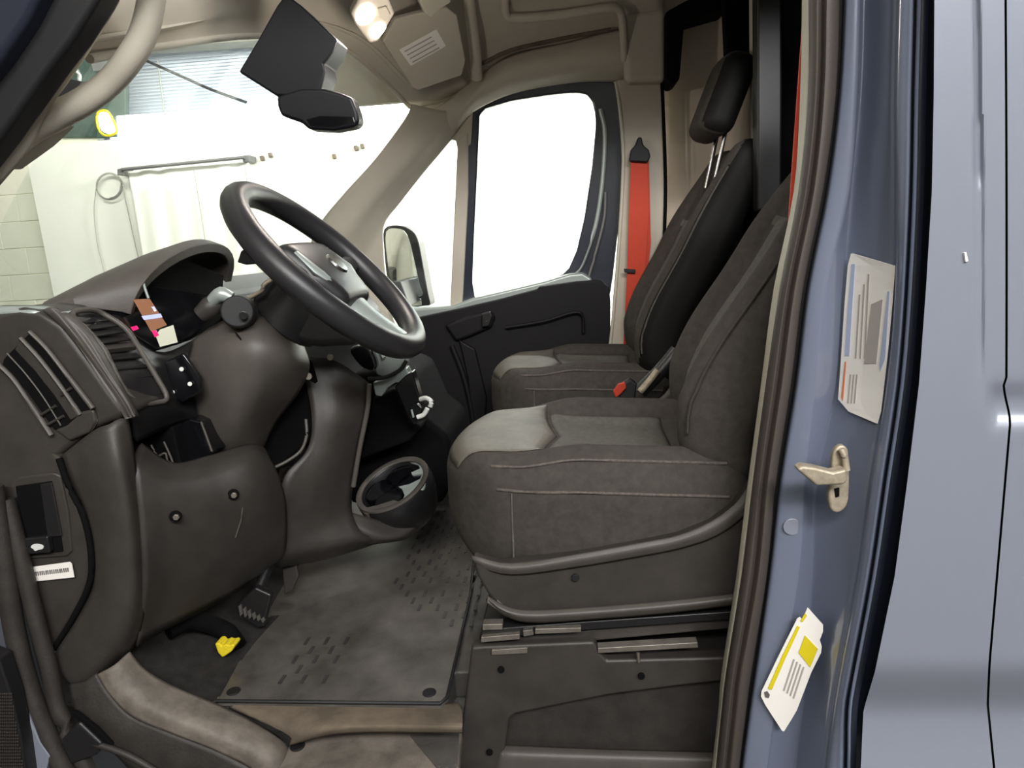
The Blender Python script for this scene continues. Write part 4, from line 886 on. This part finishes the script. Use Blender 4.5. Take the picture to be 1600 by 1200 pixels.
# weatherstrip, door corner
ws = thing('door_weatherstrip', 'dark rubber weatherstrip along the front edge of the doorway', 'seal', P(40, 1000, .12))
tube('outer_bead', [(-12, 760, .125), (4, 860, .12), (18, 960, .115), (38, 1050, .11), (66, 1130, .105), (110, 1220, .1), (150, 1290, .1)], .017, 'rubber_dim', ws, n=5, ns=12)
tube('inner_bead', [(10, 780, .14), (30, 860, .135), (52, 950, .132), (76, 1040, .128), (92, 1110, .122), (130, 1190, .115), (170, 1260, .11)], .014, 'rubber_dim', ws, n=5, ns=12)
tube('channel', [(0, 780, .14), (18, 860, .138), (38, 960, .134), (58, 1050, .13), (82, 1120, .124), (120, 1210, .116)], .010, 'rubber_black', ws, n=5, ns=8)
odr = thing('open_driver_door', 'edge of the open blue-grey driver door with speaker grille', 'door', P(30, 1140, .06))
prism('painted_edge', [(12, 1030), (18, 1045), (40, 1110), (62, 1160), (78, 1182), (62, 1240), (46, 1240), (36, 1180), (22, 1110)], .02, 'paint', odr, Y=.085, bevel=.004)
prism('inner_panel', [(-80, 1000), (-2, 1030), (18, 1090), (34, 1160), (48, 1260), (-80, 1260)], .03, 'plastic_black', odr, Y=.06, bevel=.004)
bm = bmesh.new()
for i in range(26):
    for j in range(22):
        px, py = -30+j*3.4, 1084+i*5
        if px < 18+(py-1084)*.16: boxbm(bm, P(px, py, .058), (.0016, .002, .0022))
o = fin('speaker_grille', bm, 'rubber', odr); o['kind'] = 'stuff'
# footwell carpet and pedals
fw = patch('footwell_carpet', [[(200, 1000, .25), (300, 960, .40), (400, 900, .60), (470, 860, .85)], [(210, 1040, .22), (320, 1000, .36), (420, 930, .60), (500, 870, .85)], [(215, 1075, .18), (335, 1092, .21), (400, 1000, .40), (520, 880, .80)]], 'carpet', van, n=5)
tube('carpet_hump', [(262, 985, .30), (300, 970, .34), (350, 985, .38), (372, 1010, .36)], .02, 'void', van, n=5)
pd = thing('brake_pedal', 'black ribbed pedal hanging in the dark footwell', 'pedal', P(395, 950, .5))
prism('pad', [(366, 948), (398, 918), (424, 930), (412, 980), (402, 982), (378, 966)], .02, 'plastic_black', pd, Y=.42, bevel=.005)
for k in range(6): prism('rib', [(372+k*7, 956+k*4-8), (376+k*7, 955+k*4-10), (379+k*7, 968+k*2-8), (375+k*7, 970+k*2-6)], .006, 'floor_rubber', pd, Y=.414, bevel=.001)
tube('arm', [(400, 930, .44), (420, 880, .5), (430, 840, .55)], .012, 'plastic_black', pd)
pd2 = thing('accelerator_pedal', 'small black pedal beside the brake pedal under the dashboard', 'pedal', P(450, 890, .6))
prism('pad', [(440, 886), (462, 880), (466, 900), (456, 925), (444, 930)], .015, 'plastic', pd2, Y=.56, bevel=.004)
tube('arm', [(452, 890, .57), (455, 860, .6)], .008, 'plastic_black', pd2, n=0)
tag(prism('yellow_foam', [(335, 1006), (342, 1005), (346, 1010), (352, 1007), (357, 1009), (363, 1007), (367, 1010), (362, 1018), (354, 1024), (347, 1028), (340, 1020)], .03, 'yellow_foam', Y=.315, bevel=.003), 'small scrap of bright yellow foam beside the floor mat', 'foam')

# ================================================================== pillar fittings
def onjamb(name, pts, m, par, off=.0035, label=None, yl=None):
    """thin print lying on the slanted face of the jamb: photo outline cut into slices so that it follows the face"""
    def fy(px, py):
        c = pil(py); t = (px-c[7])/(c[8]-c[7]); return CY[7]+(CY[8]-CY[7])*t-off
    ys = [p[1] for p in pts]; y0, y1 = min(ys), max(ys); n = 14; rows = []
    for k in range(n+1):
        y = y0+.2+(y1-y0-.4)*k/n; xs = []
        for a, b in zip(pts, pts[1:]+pts[:1]):
            if (a[1]-y)*(b[1]-y) < 0: xs.append(a[0]+(b[0]-a[0])*(y-a[1])/(b[1]-a[1]))
        if len(xs) >= 2: rows.append([P(x, y, fy(x, y)) for x in (min(xs), (min(xs)+max(xs))/2, max(xs))])
    bm = gridmesh(rows); facecam(bm); return fin(name, bm, m, par, 0, label=label, solid=.0006, recalc=False)
vl = thing('vehicle_label', 'tall white printed information label on the door pillar', 'label', P(1355, 530, .08))
onjamb('paper', [(1326, 398), (1330, 396), (1394, 401), (1399, 406), (1395, 462), (1388, 540), (1380, 610), (1374, 661), (1370, 662), (1312, 637), (1309, 630), (1314, 560), (1319, 480)], 'sticker', vl, .006)
onjamb('blue_band', [(1331, 412), (1336, 412), (1331, 490), (1327, 556), (1320, 556), (1324, 490)], 'print_blue', vl, .0075)
onjamb('blue_band', [(1387, 455), (1390, 455), (1383, 560), (1375, 580), (1374, 570)], 'print_blue', vl, .0075)
onjamb('text_block', [(1362, 470), (1379, 468), (1374, 520), (1369, 568), (1350, 568), (1356, 520)], 'print_grey', vl, .0075)
for k in range(3):
    onjamb('text_line', [(1342+k*7, 460-k*16), (1344.5+k*7, 460-k*16), (1338+k*7, 560), (1336+k*7, 560)], 'print_grey', vl, .0075)
onjamb('orange_line', [(1320, 565), (1322, 565), (1318, 615), (1317, 626), (1314, 625), (1315, 612)], 'print_orange', vl, .0075)
for k in range(3): onjamb('text_line', [(1328+k*5, 585), (1330+k*5, 585), (1326+k*5, 630), (1324+k*5, 630)], 'print_grey', vl, .0075)
def ontag(name, pts, m, par, off):
    q = [P(a, b, .113-.026*(a-1190)/96-off) for a, b in pts]
    return prism(name, q, .0008, m, par, raw=True, bevel=0)
yl = thing('yellow_white_tag', 'slanted white paper tag with yellow stripe and square on pillar', 'tag', P(1240, 1050, .1))
ontag('paper', [(1246, 966), (1250, 964), (1254, 968), (1262, 949), (1286, 976), (1286, 987), (1281, 1000), (1284, 1010), (1283, 1020), (1268, 1050), (1245, 1110), (1238, 1122), (1225, 1143), (1222, 1142), (1196, 1102), (1189, 1088), (1190, 1080), (1216, 1026)], 'sticker', yl, 0)
ontag('yellow_stripe', [(1246, 978), (1250, 980), (1226, 1032), (1206, 1078), (1200, 1076), (1222, 1026)], 'yellow', yl, .0015)
ontag('yellow_square', [(1258, 993), (1278, 1014), (1266, 1043), (1248, 1020)], 'yellow', yl, .0015)
ontag('yellow_stripe', [(1258, 958), (1261, 962), (1254, 972), (1251, 970)], 'yellow', yl, .0015)
ontag('punch_hole', [(1194, 1082), (1199, 1080), (1203, 1086), (1201, 1091), (1196, 1090)], 'print_dark', yl, .0015)
for k in range(4): ontag('text_line', [(1240+k*5, 1030+k*4), (1242+k*5, 1031+k*4), (1226+k*5, 1080+k*4), (1224+k*5, 1079+k*4)], 'print_grey', yl, .0015)
sk = thing('door_striker', 'tan metal door latch striker bolted to the blue pillar', 'striker', P(1310, 750, .07))
prism('plate', [(1301, 712), (1308, 699), (1318, 696), (1326, 704), (1328, 740), (1327, 780), (1320, 796), (1308, 802), (1297, 794), (1295, 768), (1299, 740)], .012, 'zinc', sk, Y=.055, bevel=.004, curve=2)
prism('bolt', [(1245, 734), (1254, 728), (1275, 731), (1302, 738), (1324, 733), (1326, 752), (1318, 758), (1276, 760), (1262, 748)], .022, 'zinc', sk, Y=.028, bevel=.005, seg=3)
prism('slot', [(1304, 764), (1312, 762), (1312, 776), (1306, 778)], .004, 'void', sk, Y=.053, bevel=.001)
tube('web', [(1314, 702, .05), (1320, 715, .047), (1323, 735, .045)], .005, 'zinc', sk)
cyl('grommet', P(1237, 822, jambY(1237, 822)-.003), (0, -1, 0), .014, .004, 'paint', van, ns=20)
